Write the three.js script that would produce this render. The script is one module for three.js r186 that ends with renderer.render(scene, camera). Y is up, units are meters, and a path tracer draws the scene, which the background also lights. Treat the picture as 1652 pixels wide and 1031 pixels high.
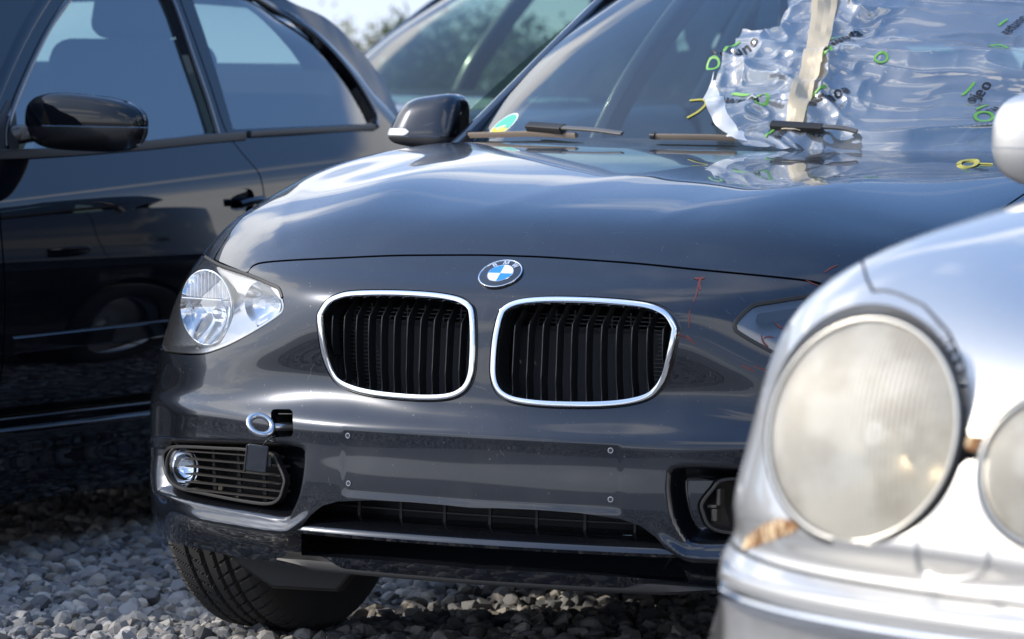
import * as THREE from 'three';
import { mergeGeometries as mergeRaw } from 'three/addons/utils/BufferGeometryUtils.js';
import { RoundedBoxGeometry } from 'three/addons/geometries/RoundedBoxGeometry.js';
import { TextGeometry } from 'three/addons/geometries/TextGeometry.js';
import { FontLoader } from 'three/addons/loaders/FontLoader.js';

// ---------------------------------------------------------------- camera, sky, sun, exposure
const scene = new THREE.Scene();
const CAM = { yaw: -0.4277725, x: 2.8906, y: 1.01559, z: 6.18079, f: 6300.3, pit: 0.0494721, roll: -0.0167218, W: 1652, H: 1031 };
const camera = new THREE.PerspectiveCamera(2 * Math.atan(CAM.H / 2 / CAM.f) * 180 / Math.PI, CAM.W / CAM.H, 0.1, 4000);
const CR = (() => {   // rows: right, up, forward in the row's own axes (X to the right across the cars, Y up, Z towards their tails)
  const c = Math.cos(CAM.yaw), s = Math.sin(CAM.yaw), cp = Math.cos(CAM.pit), sp = Math.sin(CAM.pit), cr = Math.cos(CAM.roll), sr = Math.sin(CAM.roll);
  const x = [c, 0, -s], zf = [s, 0, c], y2 = [s * sp, cp, c * sp], z2 = [zf[0] * cp, -sp, zf[2] * cp];
  const x3 = x.map((v, i) => v * cr - y2[i] * sr), y3 = x.map((v, i) => v * sr + y2[i] * cr);
  return [x3, y3, z2];
})();
{
  const v = a => new THREE.Vector3(a[0], a[1], -a[2]);
  const m = new THREE.Matrix4().makeBasis(v(CR[0]), v(CR[1]), v(CR[2]).negate());
  m.setPosition(CAM.x, CAM.y, CAM.z);
  m.decompose(camera.position, camera.quaternion, camera.scale);
  camera.updateMatrixWorld(true);
}
camera.focus = 7.15; camera.userData.fStop = 7.4;
scene.add(camera);

const renderer = new THREE.WebGLRenderer({ antialias: true });
renderer.toneMapping = THREE.LinearToneMapping;
renderer.toneMappingExposure = 1.08;
renderer.shadowMap.enabled = true;

const SUNDIR = new THREE.Vector3(-0.89, 0, 0.46).normalize().multiplyScalar(Math.cos(0.53)); SUNDIR.y = Math.sin(0.53);
const sun = new THREE.DirectionalLight(new THREE.Color().setRGB(1.0, 0.91, 0.78), 4.0);
sun.position.copy(SUNDIR).multiplyScalar(40); sun.castShadow = true; sun.shadow.radius = 1.5;
sun.shadow.camera.left = sun.shadow.camera.bottom = -14; sun.shadow.camera.right = sun.shadow.camera.top = 14; sun.shadow.camera.far = 120;
scene.add(sun, sun.target);

// seeded noise
function rng(seed) { let a = seed >>> 0; return () => { a = (a + 0x6D2B79F5) >>> 0; let t = a; t = Math.imul(t ^ (t >>> 15), t | 1); t ^= t + Math.imul(t ^ (t >>> 7), t | 61); return ((t ^ (t >>> 14)) >>> 0) / 4294967296; }; }
function hash3(x, y, z) { let h = Math.imul(x, 374761393) + Math.imul(y, 668265263) + Math.imul(z, 2147483647 - 1274126177); h = Math.imul(h ^ (h >>> 13), 1274126177); h ^= h >>> 16; return (h >>> 0) / 4294967296; }
function vnoise(x, y, z = 0) {
  const X = Math.floor(x), Y = Math.floor(y), Z = Math.floor(z), f = t => t * t * t * (t * (t * 6 - 15) + 10);
  const u = f(x - X), v = f(y - Y), w = f(z - Z), L = (a, b, t) => a + (b - a) * t, h = hash3;
  return L(L(L(h(X, Y, Z), h(X + 1, Y, Z), u), L(h(X, Y + 1, Z), h(X + 1, Y + 1, Z), u), v), L(L(h(X, Y, Z + 1), h(X + 1, Y, Z + 1), u), L(h(X, Y + 1, Z + 1), h(X + 1, Y + 1, Z + 1), u), v), w);
}
function fbm(x, y, z, n = 5) { let s = 0, a = .5, t = 0; for (let i = 0; i < n; i++) { s += a * vnoise(x, y, z); t += a; a *= .5; x = x * 2.03 + 17.1; y = y * 2.03 + 5.3; z = z * 2.03 + 9.7; } return s / t; }
const clamp = (x, a = 0, b = 1) => x < a ? a : x > b ? b : x;
const sst = (a, b, x) => { const t = clamp((x - a) / (b - a)); return t * t * (3 - 2 * t); };
const lerp = (a, b, t) => a + (b - a) * t;

{ // the sky: blue air, pale haze at the horizon, broken bright cloud, an aureole of haze round the sun
  const W = 2048, H = 1024, d = new Float32Array(W * H * 4);
  for (let j = 0; j < H; j++) for (let i = 0; i < W; i++) {
    const az = (i + .5) / W * 2 * Math.PI - Math.PI, el = ((j + .5) / H - .5) * Math.PI;   // rows run upwards
    const dy = Math.sin(el), c = Math.cos(el), dx = Math.cos(az) * c, dz = Math.sin(az) * c;
    const mu = clamp(dx * SUNDIR.x + dy * SUNDIR.y + dz * SUNDIR.z, -1, 1);
    const h = Math.max(dy, 0);
    const t = Math.pow(1 - h, 4.2);
    let r = lerp(.17, .84, t), g = lerp(.40, 1.02, t), b = lerp(.90, 1.30, t); { const q = .8 * Math.exp(-h * 26); r = lerp(r, 1.02, q); g = lerp(g, 1.05, q); b = lerp(b, 1.10, q); }
    const ray = .75 * (1 + mu * mu) * .28 + .72; r *= ray; g *= ray; b *= ray;
    const aur = 1.15 * Math.exp((mu - 1) * 4) + 1.3 * Math.exp((mu - 1) * 45);
    r += aur; g += aur * .96; b += aur * .86;
    if (dy > .0) {   // cloud sheet, foreshortened towards the horizon
      const k = 1 / (dy + .16), px = dx * k + 52.845, pz = dz * k + 42.757;
      const w1 = fbm(px * 1.1 + 3.7, pz * 1.1 + 8.2, 2.5, 3) - .5;
      const n = fbm(px * 1.55 + w1 * 1.3 + 11.3, pz * 1.55 + w1 * 1.1 + 4.6, 7.7, 6);
      let cov = sst(.50 + .13 * dy, .64 + .13 * dy, n) * sst(0, .05, dy);
      const soft = .8 + .35 * fbm(px * 4 + 1, pz * 4, 3, 4);
      const glow = 1 + .8 * Math.exp((mu - 1) * 2.5);
      const cr = 1.4 * soft * glow, cg = 1.42 * soft * glow, cb = 1.46 * soft * glow;
      cov *= .92;
      r = lerp(r, cr, cov); g = lerp(g, cg, cov); b = lerp(b, cb, cov);
    } else { r = .30; g = .29; b = .27; }
    const q = (j * W + i) * 4; d[q] = r; d[q + 1] = g; d[q + 2] = b; d[q + 3] = 1;
  }
  const tex = new THREE.DataTexture(d, W, H, THREE.RGBAFormat, THREE.FloatType);
  tex.mapping = THREE.EquirectangularReflectionMapping; tex.magFilter = tex.minFilter = THREE.LinearFilter; tex.needsUpdate = true;
  scene.background = tex; scene.environment = tex;
}

// ---------------------------------------------------------------- helpers
const mergeGeometries = a => mergeRaw(a.map(g => g.index ? g.toNonIndexed() : g));
// a point of the row (X right, Y up, Z towards the tails) as a pixel of the 1652 x 1031 photograph
function pix(X, Y, Z) {
  const x = X - CAM.x, y = Y - CAM.y, z = Z + CAM.z, [a, b, c] = CR;
  const d = c[0] * x + c[1] * y + c[2] * z;
  return [CAM.W / 2 + CAM.f * (a[0] * x + a[1] * y + a[2] * z) / d, CAM.H / 2 - CAM.f * (b[0] * x + b[1] * y + b[2] * z) / d, d];
}
function ray(px, py) { const u = (px - CAM.W / 2) / CAM.f, v = (CAM.H / 2 - py) / CAM.f; return [0, 1, 2].map(i => CR[2][i] + CR[0][i] * u + CR[1][i] * v); }   // per metre of depth
const along = (r, t) => [CAM.x + r[0] * t, CAM.y + r[1] * t, -CAM.z + r[2] * t];
const V = (X, Y, Z) => new THREE.Vector3(X, Y, -Z);

function natural(xs, ys) {   // natural cubic spline
  const n = xs.length, m = new Array(n).fill(0), u = new Array(n).fill(0);
  for (let i = 1; i < n - 1; i++) { const s = (xs[i] - xs[i - 1]) / (xs[i + 1] - xs[i - 1]), p = s * m[i - 1] + 2; m[i] = (s - 1) / p; u[i] = (6 * ((ys[i + 1] - ys[i]) / (xs[i + 1] - xs[i]) - (ys[i] - ys[i - 1]) / (xs[i] - xs[i - 1])) / (xs[i + 1] - xs[i - 1]) - s * u[i - 1]) / p; }
  m[n - 1] = 0; for (let i = n - 2; i >= 0; i--) m[i] = m[i] * m[i + 1] + u[i];
  return x => {
    let k = 0; while (k < n - 2 && x > xs[k + 1]) k++;
    const h = xs[k + 1] - xs[k];
    if (x < xs[0]) { const sl = (ys[1] - ys[0]) / h - h / 6 * (2 * m[0] + m[1]); return ys[0] + sl * (x - xs[0]); }
    if (x > xs[n - 1]) { const sl = (ys[n - 1] - ys[n - 2]) / h + h / 6 * (m[n - 2] + 2 * m[n - 1]); return ys[n - 1] + sl * (x - xs[n - 1]); }
    const a = (xs[k + 1] - x) / h, b = (x - xs[k]) / h;
    return a * ys[k] + b * ys[k + 1] + ((a * a * a - a) * m[k] + (b * b * b - b) * m[k + 1]) * h * h / 6;
  };
}
function pchip(xs, ys) {   // monotone cubic, no overshoot
  const n = xs.length, d = [], m = [];
  for (let i = 0; i < n - 1; i++) d.push((ys[i + 1] - ys[i]) / (xs[i + 1] - xs[i]));
  m[0] = d[0]; m[n - 1] = d[n - 2];
  for (let i = 1; i < n - 1; i++) { if (d[i - 1] * d[i] <= 0) m[i] = 0; else { const w1 = 2 * (xs[i + 1] - xs[i]) + xs[i] - xs[i - 1], w2 = xs[i + 1] - xs[i] + 2 * (xs[i] - xs[i - 1]); m[i] = (w1 + w2) / (w1 / d[i - 1] + w2 / d[i]); } }
  return x => {
    if (x <= xs[0]) return ys[0] + m[0] * (x - xs[0]); if (x >= xs[n - 1]) return ys[n - 1] + m[n - 1] * (x - xs[n - 1]);
    let k = 0; while (x > xs[k + 1]) k++;
    const h = xs[k + 1] - xs[k], t = (x - xs[k]) / h, t2 = t * t, t3 = t2 * t;
    return (2 * t3 - 3 * t2 + 1) * ys[k] + (t3 - 2 * t2 + t) * h * m[k] + (-2 * t3 + 3 * t2) * ys[k + 1] + (t3 - t2) * h * m[k + 1];
  };
}
// table over (x even, y): rows of values over xs for each y; resampled, then read with a Catmull-Rom patch
function table(xs, ys, rows, even = true, N = 120, M = 160) {
  const fx = rows.map(r => even ? natural([...xs.slice(1).map(v => -v).reverse(), ...xs], [...r.slice(1).reverse(), ...r]) : natural(xs, r));
  const x0 = even ? -xs[xs.length - 1] : xs[0], x1 = xs[xs.length - 1], y0 = ys[0], y1 = ys[ys.length - 1];
  const g = [];
  for (let i = 0; i <= N; i++) { const x = lerp(x0, x1, i / N), f = natural(ys, fx.map(q => q(x))); g.push(Float64Array.from({ length: M + 1 }, (_, j) => f(lerp(y0, y1, j / M)))); }
  const cr = (a, b, c, d, t) => b + .5 * t * (c - a + t * (2 * a - 5 * b + 4 * c - d + t * (3 * (b - c) + d - a)));
  return (x, y) => {
    let u = clamp((x - x0) / (x1 - x0)) * N, v = clamp((y - y0) / (y1 - y0)) * M;
    let i = Math.min(N - 1, Math.floor(u)), j = Math.min(M - 1, Math.floor(v)); u -= i; v -= j;
    const at = (p, q) => g[p < 0 ? 0 : p > N ? N : p][q < 0 ? 0 : q > M ? M : q];
    const row = p => cr(at(p, j - 1), at(p, j), at(p, j + 1), at(p, j + 2), v);
    return cr(row(i - 1), row(i), row(i + 1), row(i + 2), u);
  };
}
const smax = (a, b, k) => .5 * (a + b + Math.sqrt((a - b) * (a - b) + k * k));
const smin = (a, b, k) => .5 * (a + b - Math.sqrt((a - b) * (a - b) + k * k));

// closed outline through points; returns a signed distance (positive inside)
function smoothLoop(pts, sub = 6, closed = true) {
  const n = pts.length, out = [];
  for (let i = 0; i < (closed ? n : n - 1); i++) {
    const g = k => closed ? pts[(k + n) % n] : pts[clamp(k, 0, n - 1)];
    const p0 = g(i - 1), p1 = g(i), p2 = g(i + 1), p3 = g(i + 2);
    for (let s = 0; s < sub; s++) { const t = s / sub; out.push(p1.map((_, c) => p1[c] + .5 * t * (p2[c] - p0[c] + t * (2 * p0[c] - 5 * p1[c] + 4 * p2[c] - p3[c] + t * (3 * (p1[c] - p2[c]) + p3[c] - p0[c]))))); }
  }
  if (!closed) out.push(pts[n - 1]);
  return out;
}
function outline(pts, smooth = true) {
  const P = smooth ? smoothLoop(pts, 5) : pts, n = P.length;
  let x0 = 1e9, x1 = -1e9, y0 = 1e9, y1 = -1e9; for (const [x, y] of P) { x0 = Math.min(x0, x); x1 = Math.max(x1, x); y0 = Math.min(y0, y); y1 = Math.max(y1, y); }
  const far = .25 * Math.max(x1 - x0, y1 - y0);
  const f = (x, y) => {
    const ex = Math.max(x0 - x, x - x1, 0), ey = Math.max(y0 - y, y - y1, 0); if (ex > far || ey > far) return -Math.hypot(ex, ey);
    let d = 1e18, inside = false;
    for (let i = 0, j = n - 1; i < n; j = i++) {
      const [ax, ay] = P[j], [bx, by] = P[i], vx = bx - ax, vy = by - ay, wx = x - ax, wy = y - ay, t = clamp((wx * vx + wy * vy) / (vx * vx + vy * vy + 1e-12));
      d = Math.min(d, (wx - t * vx) ** 2 + (wy - t * vy) ** 2);
      if ((ay > y) !== (by > y) && x < (bx - ax) * (y - ay) / (by - ay) + ax) inside = !inside;
    }
    return inside ? Math.sqrt(d) : -Math.sqrt(d);
  };
  f.pts = P; return f;
}
const below = pts => { const f = pchip(pts.map(p => p[0]), pts.map(p => p[1])); return (x, y) => y - f(x); };   // positive below a line y(x) on the picture

// a dense grid of surface points, cut by a function of each point; open edges get a flange that turns inwards
class Grid {
  constructor(nu, nv, fn) {
    this.nu = nu; this.nv = nv; this.P = new Float64Array((nu + 1) * (nv + 1) * 3); this.N = new Float64Array(this.P.length); this.U = new Float64Array((nu + 1) * (nv + 1) * 2);
    for (let j = 0; j <= nv; j++) for (let i = 0; i <= nu; i++) { const p = fn(i / nu, j / nv), k = (j * (nu + 1) + i); this.P.set(p.slice(0, 3), k * 3); this.U[k * 2] = p[3] ?? p[0]; this.U[k * 2 + 1] = p[4] ?? p[1]; }
    this.normals();
  }
  normals() {
    const { nu, nv, P, N } = this, id = (i, j) => (clamp(j, 0, nv) * (nu + 1) + clamp(i, 0, nu)) * 3;
    for (let j = 0; j <= nv; j++) for (let i = 0; i <= nu; i++) {
      const a = id(i + 1, j), b = id(i - 1, j), c = id(i, j + 1), d = id(i, j - 1), k = id(i, j);
      const ux = P[a] - P[b], uy = P[a + 1] - P[b + 1], uz = P[a + 2] - P[b + 2], vx = P[c] - P[d], vy = P[c + 1] - P[d + 1], vz = P[c + 2] - P[d + 2];
      let x = uy * vz - uz * vy, y = uz * vx - ux * vz, z = ux * vy - uy * vx; const l = Math.hypot(x, y, z) || 1;
      N[k] = x / l; N[k + 1] = y / l; N[k + 2] = z / l;
    }
  }
  orient(fn) { const { P, N } = this; let s = 0; for (let k = 0; k < N.length; k += 3 * 97) { const o = fn(P[k], P[k + 1], P[k + 2]); s += N[k] * o[0] + N[k + 1] * o[1] + N[k + 2] * o[2]; } if (s < 0) for (let k = 0; k < N.length; k++) N[k] = -N[k]; this.flip = s < 0; return this; }
  move(fn) { const { P, N } = this; for (let k = 0; k < P.length; k += 3) { const d = fn(P[k], P[k + 1], P[k + 2], k / 3); if (d) { P[k] += N[k] * d; P[k + 1] += N[k + 1] * d; P[k + 2] += N[k + 2] * d; } } const f = this.flip; this.normals(); if (f) for (let k = 0; k < this.N.length; k++) this.N[k] = -this.N[k]; return this; }
  // cut(keep, {flange, offset, step}) -> BufferGeometry in three's axes
  cut(keep, { flange = 0, offset = 0, step = 1 } = {}) {
    const { nu, nv, P, N, U } = this, pos = [], nor = [], uv = [], idx = [], map = new Map(), n1 = nu + 1;
    const g = new Float64Array(n1 * (nv + 1)).fill(NaN);
    const val = k => { if (g[k] !== g[k]) g[k] = keep ? keep(P[3 * k], P[3 * k + 1], P[3 * k + 2], k) : 1; return g[k]; };
    const off = typeof offset === 'function' ? offset : () => offset;
    const put = (p, n, t) => { pos.push(p[0] + n[0] * off(p), p[1] + n[1] * off(p), -(p[2] + n[2] * off(p))); nor.push(n[0], n[1], -n[2]); uv.push(t[0], t[1]); return pos.length / 3 - 1; };
    const vp = k => [P[3 * k], P[3 * k + 1], P[3 * k + 2]], vn = k => [N[3 * k], N[3 * k + 1], N[3 * k + 2]], vt = k => [U[2 * k], U[2 * k + 1]];
    const vert = k => { let i = map.get(k); if (i === undefined) { i = put(vp(k), vn(k), vt(k)); map.set(k, i); } return i; };
    const mid = (a, b) => { const key = a < b ? a + '_' + b : b + '_' + a; let i = map.get(key); if (i === undefined) { const t = val(a) / (val(a) - val(b)), L = (p, q) => p.map((v, c) => v + (q[c] - v) * t); const n = L(vn(a), vn(b)), l = Math.hypot(...n) || 1; i = put(L(vp(a), vp(b)), n.map(v => v / l), L(vt(a), vt(b))); map.set(key, i); } return i; };
    const edges = [];
    const tri = (a, b, c) => {
      const s = [a, b, c].filter(k => val(k) > 0).length; if (!s) return;
      if (s === 3) { idx.push(vert(a), vert(b), vert(c)); return; }
      while (!((s === 1 && val(a) > 0) || (s === 2 && val(a) <= 0))) [a, b, c] = [b, c, a];
      const p = mid(a, b), q = mid(a, c);
      if (s === 1) idx.push(vert(a), p, q); else { idx.push(p, vert(b), vert(c)); idx.push(p, vert(c), q); }
      edges.push([p, q, s === 1 ? 1 : -1]);
    };
    for (let j = 0; j + step <= nv; j += step) for (let i = 0; i + step <= nu; i += step) { const a = j * n1 + i, b = a + step, c = a + step * n1, d = c + step; tri(a, b, d); tri(a, d, c); }
    if (flange) for (const [p, q] of edges) {
      const A = pos.slice(3 * p, 3 * p + 3), B = pos.slice(3 * q, 3 * q + 3), na = nor.slice(3 * p, 3 * p + 3), nb = nor.slice(3 * q, 3 * q + 3);
      const e = B.map((v, c) => v - A[c]), w = [e[1] * na[2] - e[2] * na[1], e[2] * na[0] - e[0] * na[2], e[0] * na[1] - e[1] * na[0]], l = Math.hypot(...w); if (l < 1e-12) continue;
      const k = pos.length / 3; for (const [o, n, f] of [[A, na, 0], [B, nb, 0], [A, na, flange], [B, nb, flange]]) { pos.push(...o.map((v, c) => v - n[c] * f)); nor.push(w[0] / l, w[1] / l, w[2] / l); uv.push(uv[2 * p], uv[2 * p + 1]); }
      idx.push(k, k + 1, k + 3, k, k + 3, k + 2);
    }
    return geo(pos, nor, uv, idx);
  }
}
function geo(pos, nor, uv, idx) {
  const b = new THREE.BufferGeometry(); b.setAttribute('position', new THREE.Float32BufferAttribute(pos, 3));
  if (uv) b.setAttribute('uv', new THREE.Float32BufferAttribute(uv, 2)); b.setIndex(idx);
  if (nor) {   // faces wind the way their normals point
    for (let t = 0; t < idx.length; t += 3) {
      const a = 3 * idx[t], c = 3 * idx[t + 1], d = 3 * idx[t + 2], ux = pos[c] - pos[a], uy = pos[c + 1] - pos[a + 1], uz = pos[c + 2] - pos[a + 2], vx = pos[d] - pos[a], vy = pos[d + 1] - pos[a + 1], vz = pos[d + 2] - pos[a + 2];
      if ((uy * vz - uz * vy) * (nor[a] + nor[c] + nor[d]) + (uz * vx - ux * vz) * (nor[a + 1] + nor[c + 1] + nor[d + 1]) + (ux * vy - uy * vx) * (nor[a + 2] + nor[c + 2] + nor[d + 2]) < 0) { const q = idx[t + 1]; idx[t + 1] = idx[t + 2]; idx[t + 2] = q; }
    }
    b.setIndex(idx); b.setAttribute('normal', new THREE.Float32BufferAttribute(nor, 3));
  } else b.computeVertexNormals();
  return b;
}
// a tube or a bar of any section along a path of Vector3 (section points are [across, along up])
function sweep(path, section, { closed = false, up = null, scale = null, caps = true } = {}) {
  const n = path.length, m = section.length, pos = [], idx = [], uv = []; let len = 0;
  for (let i = 0; i < n; i++) {
    const a = path[closed ? (i - 1 + n) % n : Math.max(0, i - 1)], b = path[closed ? (i + 1) % n : Math.min(n - 1, i + 1)];
    const t = b.clone().sub(a).normalize(), u0 = up ? (typeof up === 'function' ? up(i / (n - 1), path[i], i) : up) : new THREE.Vector3(0, 1, 0);
    const s = t.clone().cross(u0).normalize(), u = s.clone().cross(t).normalize(), k = scale ? scale(i / (n - 1)) : 1, [kx, ky] = Array.isArray(k) ? k : [k, k];
    if (i) len += path[i].distanceTo(path[i - 1]);
    for (let j = 0; j <= m; j++) { const [p, q] = section[j % m]; pos.push(path[i].x + s.x * p * kx + u.x * q * ky, path[i].y + s.y * p * kx + u.y * q * ky, path[i].z + s.z * p * kx + u.z * q * ky); uv.push(len, j / m); }
  }
  const M = m + 1;
  for (let i = 0; i < (closed ? n : n - 1); i++) for (let j = 0; j < m; j++) { const a = i * M + j, b = a + 1, c = ((i + 1) % n) * M + j, d = c + 1; idx.push(a, b, d, a, d, c); }
  if (!closed && caps) for (const e of [0, n - 1]) { const k = pos.length / 3; pos.push(path[e].x, path[e].y, path[e].z); uv.push(0, 0); for (let j = 0; j < m; j++) idx.push(k, e * M + j, e * M + j + 1); }
  return creased(geo(pos, null, uv, idx), .7);
}
function creased(g, cosA = .7) {   // split normals where faces meet at a sharp angle
  const p = g.attributes.position, ix = g.index.array, nt = ix.length / 3, fn = new Float32Array(nt * 3), key = new Map(), vid = new Int32Array(p.count);
  for (let i = 0; i < p.count; i++) { const k = Math.round(p.getX(i) * 2e5) + ',' + Math.round(p.getY(i) * 2e5) + ',' + Math.round(p.getZ(i) * 2e5); let v = key.get(k); if (v === undefined) { v = key.size; key.set(k, v); } vid[i] = v; }
  const inc = Array.from({ length: key.size }, () => []);
  const A = new THREE.Vector3(), B = new THREE.Vector3(), C = new THREE.Vector3();
  for (let t = 0; t < nt; t++) { A.fromBufferAttribute(p, ix[3 * t]); B.fromBufferAttribute(p, ix[3 * t + 1]); C.fromBufferAttribute(p, ix[3 * t + 2]); B.sub(A); C.sub(A); B.cross(C); const l = B.length() || 1; fn.set([B.x / l, B.y / l, B.z / l], 3 * t); for (let c = 0; c < 3; c++) inc[vid[ix[3 * t + c]]].push([t, l]); }
  const pos = [], nor = [], uv = [], U = g.attributes.uv;
  for (let t = 0; t < nt; t++) for (let c = 0; c < 3; c++) { const i = ix[3 * t + c]; let x = 0, y = 0, z = 0; for (const [s, l] of inc[vid[i]]) { const d = fn[3 * s] * fn[3 * t] + fn[3 * s + 1] * fn[3 * t + 1] + fn[3 * s + 2] * fn[3 * t + 2]; if (d > cosA) { x += fn[3 * s] * l; y += fn[3 * s + 1] * l; z += fn[3 * s + 2] * l; } } const l = Math.hypot(x, y, z) || 1; pos.push(p.getX(i), p.getY(i), p.getZ(i)); nor.push(x / l, y / l, z / l); if (U) uv.push(U.getX(i), U.getY(i)); else uv.push(p.getX(i), p.getY(i)); }
  return geo(pos, nor, uv, Array.from({ length: pos.length / 3 }, (_, i) => i));
}
const circleSec = (r, n = 12, ry = r) => Array.from({ length: n }, (_, i) => [r * Math.cos(i / n * 2 * Math.PI), ry * Math.sin(i / n * 2 * Math.PI)]);
const rectSec = (w, h, c = .2) => { const k = Math.min(w, h) * c; return [[-w + k, -h], [w - k, -h], [w, -h + k], [w, h - k], [w - k, h], [-w + k, h], [-w, h - k], [-w, -h + k]]; };
const curve = (pts, n = 40, closed = false) => new THREE.CatmullRomCurve3(pts, closed, 'centripetal').getSpacedPoints(closed ? n : n - 1).slice(0, n);
const box = (x, y, z, w, h, d, r = .006) => { const g = new RoundedBoxGeometry(w, h, d, 2, Math.min(r, w / 2.1, h / 2.1, d / 2.1)); g.translate(x, y, z); return g; };

function numbered(o, parent) { const taken = new Set(parent.children.map(c => c.name)); if (!taken.has(o.name)) return; let k = 1; while (taken.has(o.name + '_' + String(k).padStart(3, '0'))) k++; o.name += '_' + String(k).padStart(3, '0'); }
function mesh(name, g, m, parent = scene, label) {
  const o = new THREE.Mesh(g, m); o.name = name; o.castShadow = o.receiveShadow = true; if (label) o.userData.label = label;
  numbered(o, parent); parent.add(o); return o;
}
function thing(name, label, category, group) { const o = new THREE.Group(); o.name = name; numbered(o, scene); o.userData = { label, category }; if (group) o.userData.group = group; scene.add(o); return o; }

// ---------------------------------------------------------------- materials
function tex(w, h, fn, srgb = false, repeat = null) {
  const d = new Uint8Array(w * h * 4);
  for (let j = 0; j < h; j++) for (let i = 0; i < w; i++) { const c = fn(i, j, i / w, j / h), q = (j * w + i) * 4; d[q] = clamp(c[0], 0, 1) * 255; d[q + 1] = clamp(c[1], 0, 1) * 255; d[q + 2] = clamp(c[2], 0, 1) * 255; d[q + 3] = c[3] === undefined ? 255 : clamp(c[3]) * 255; }
  const t = new THREE.DataTexture(d, w, h); t.magFilter = THREE.LinearFilter; t.minFilter = THREE.LinearMipmapLinearFilter; t.generateMipmaps = true; t.wrapS = t.wrapT = THREE.RepeatWrapping; if (srgb) t.colorSpace = THREE.SRGBColorSpace; if (repeat) t.repeat.set(...repeat); t.needsUpdate = true; return t;
}
const rgb = (r, g, b) => new THREE.Color().setRGB(r, g, b);
const std = (c, o = {}) => new THREE.MeshStandardMaterial({ color: Array.isArray(c) ? rgb(...c) : c, roughness: .6, side: THREE.DoubleSide, ...o });
const phy = (c, o = {}) => new THREE.MeshPhysicalMaterial({ color: Array.isArray(c) ? rgb(...c) : c, roughness: .5, side: THREE.DoubleSide, ...o });
// specks of dust and dried drops, one metre a tile
function dust(seed, dots, big) {
  const S = 1024, f = new Float32Array(S * S), R = rng(seed);
  for (let k = 0; k < dots; k++) { const x = R() * S, y = R() * S, r = .5 + R() * R() * 1.2, a = .15 + R() * .5; for (let j = -3; j <= 3; j++) for (let i = -3; i <= 3; i++) { const q = ((Math.floor(y) + j + S) % S) * S + (Math.floor(x) + i + S) % S, d = Math.hypot(i, j) / r; if (d < 1.3) f[q] = Math.max(f[q], a * sst(1.3, .4, d)); } }
  for (let k = 0; k < big; k++) { let x = R() * S, y = R() * S, t = R() * 6.3; const a = .12 + .3 * R(), n = 4 + R() * 26; for (let s = 0; s < n; s++) { t += (R() - .5) * .3; x += Math.cos(t); y += Math.sin(t); const q = ((Math.floor(y) + S) % S) * S + (Math.floor(x) + S) % S; f[q] = Math.max(f[q], a); } }
  return f;
}
const dustF = dust(11, 1500, 60);
const film = (i, j) => fbm(i / 90, j / 90, 4.1, 4);
function paint(c, flake, dusty = 1, o = {}) {
  const S = 1024, R = rng(5);
  const map = tex(S, S, (i, j) => { const d = dustF[j * S + i] * dusty, n = (R() - .5) * .10 + 1, m = .035 * dusty * sst(.45, .8, film(i, j)); return [0, 1, 2].map(k => { const v = lerp(c[k] * n, [.42, .40, .37][k], clamp(d * .75 + m)); return v < .0031308 ? v * 12.92 : 1.055 * v ** (1 / 2.4) - .055; }); }, true);
  const rm = tex(512, 512, (i, j) => { const v = clamp(flake + dustF[j * 2 * S + i * 2] * .4); return [v, v, v]; });
  const cr = tex(512, 512, (i, j) => { const v = clamp(.006 + dusty * .018 * sst(.4, .8, film(i * 2, j * 2)) + dustF[j * 2 * S + i * 2] * .4 * dusty); return [v, v, v]; });
  return phy([1, 1, 1], { map, roughness: 1, roughnessMap: rm, metalness: .75, clearcoat: 1, clearcoatRoughness: 1, clearcoatRoughnessMap: cr, ...o });
}
const M = {
  greyCar: paint([.015, .018, .026], .26, .6),
  blackCar: paint([.0025, .003, .005], .40, .10, { metalness: 0, specularIntensity: 0 }),
  rear: paint([.008, .010, .018], .45, .2),
  silver: paint([.58, .57, .55], .46, .35, { metalness: .8 }),
  chrome: std([.82, .83, .85], { metalness: 1, roughness: .07 }),
  steel: std([.55, .57, .6], { metalness: 1, roughness: .25 }),
  black: std([.012, .012, .013], { roughness: .55 }),
  gloss: phy([.008, .008, .009], { roughness: .25, clearcoat: .6, clearcoatRoughness: .1 }),
  plastic: std([.016, .015, .015], { roughness: .55 }),
  grime: std([.026, .023, .020], { roughness: .7 }),
  rubber: std([.036, .035, .034], { roughness: .85 }),
  trim: phy([.03, .03, .032], { roughness: .42 }),
  cavity: std([.024, .024, .025], { roughness: .75 }),
  screen: phy([.74, .84, .83], { roughness: .02, transmission: 1, ior: 1.8, thickness: 0 }),
  tint: phy([.50, .60, .56], { roughness: .02, transmission: 1, ior: 1.8, thickness: 0 }),
  lens: phy([.97, .97, .97], { roughness: .02, transmission: 1, ior: 1.9, thickness: 0 }),
  clear: phy([.55, .68, .60], { roughness: .02, transmission: 1, ior: 1.5, thickness: 0 }),
  cloth: std([.05, .052, .056], { roughness: .95 }),
  beige: std([.28, .25, .2], { roughness: .9 }),
};
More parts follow.
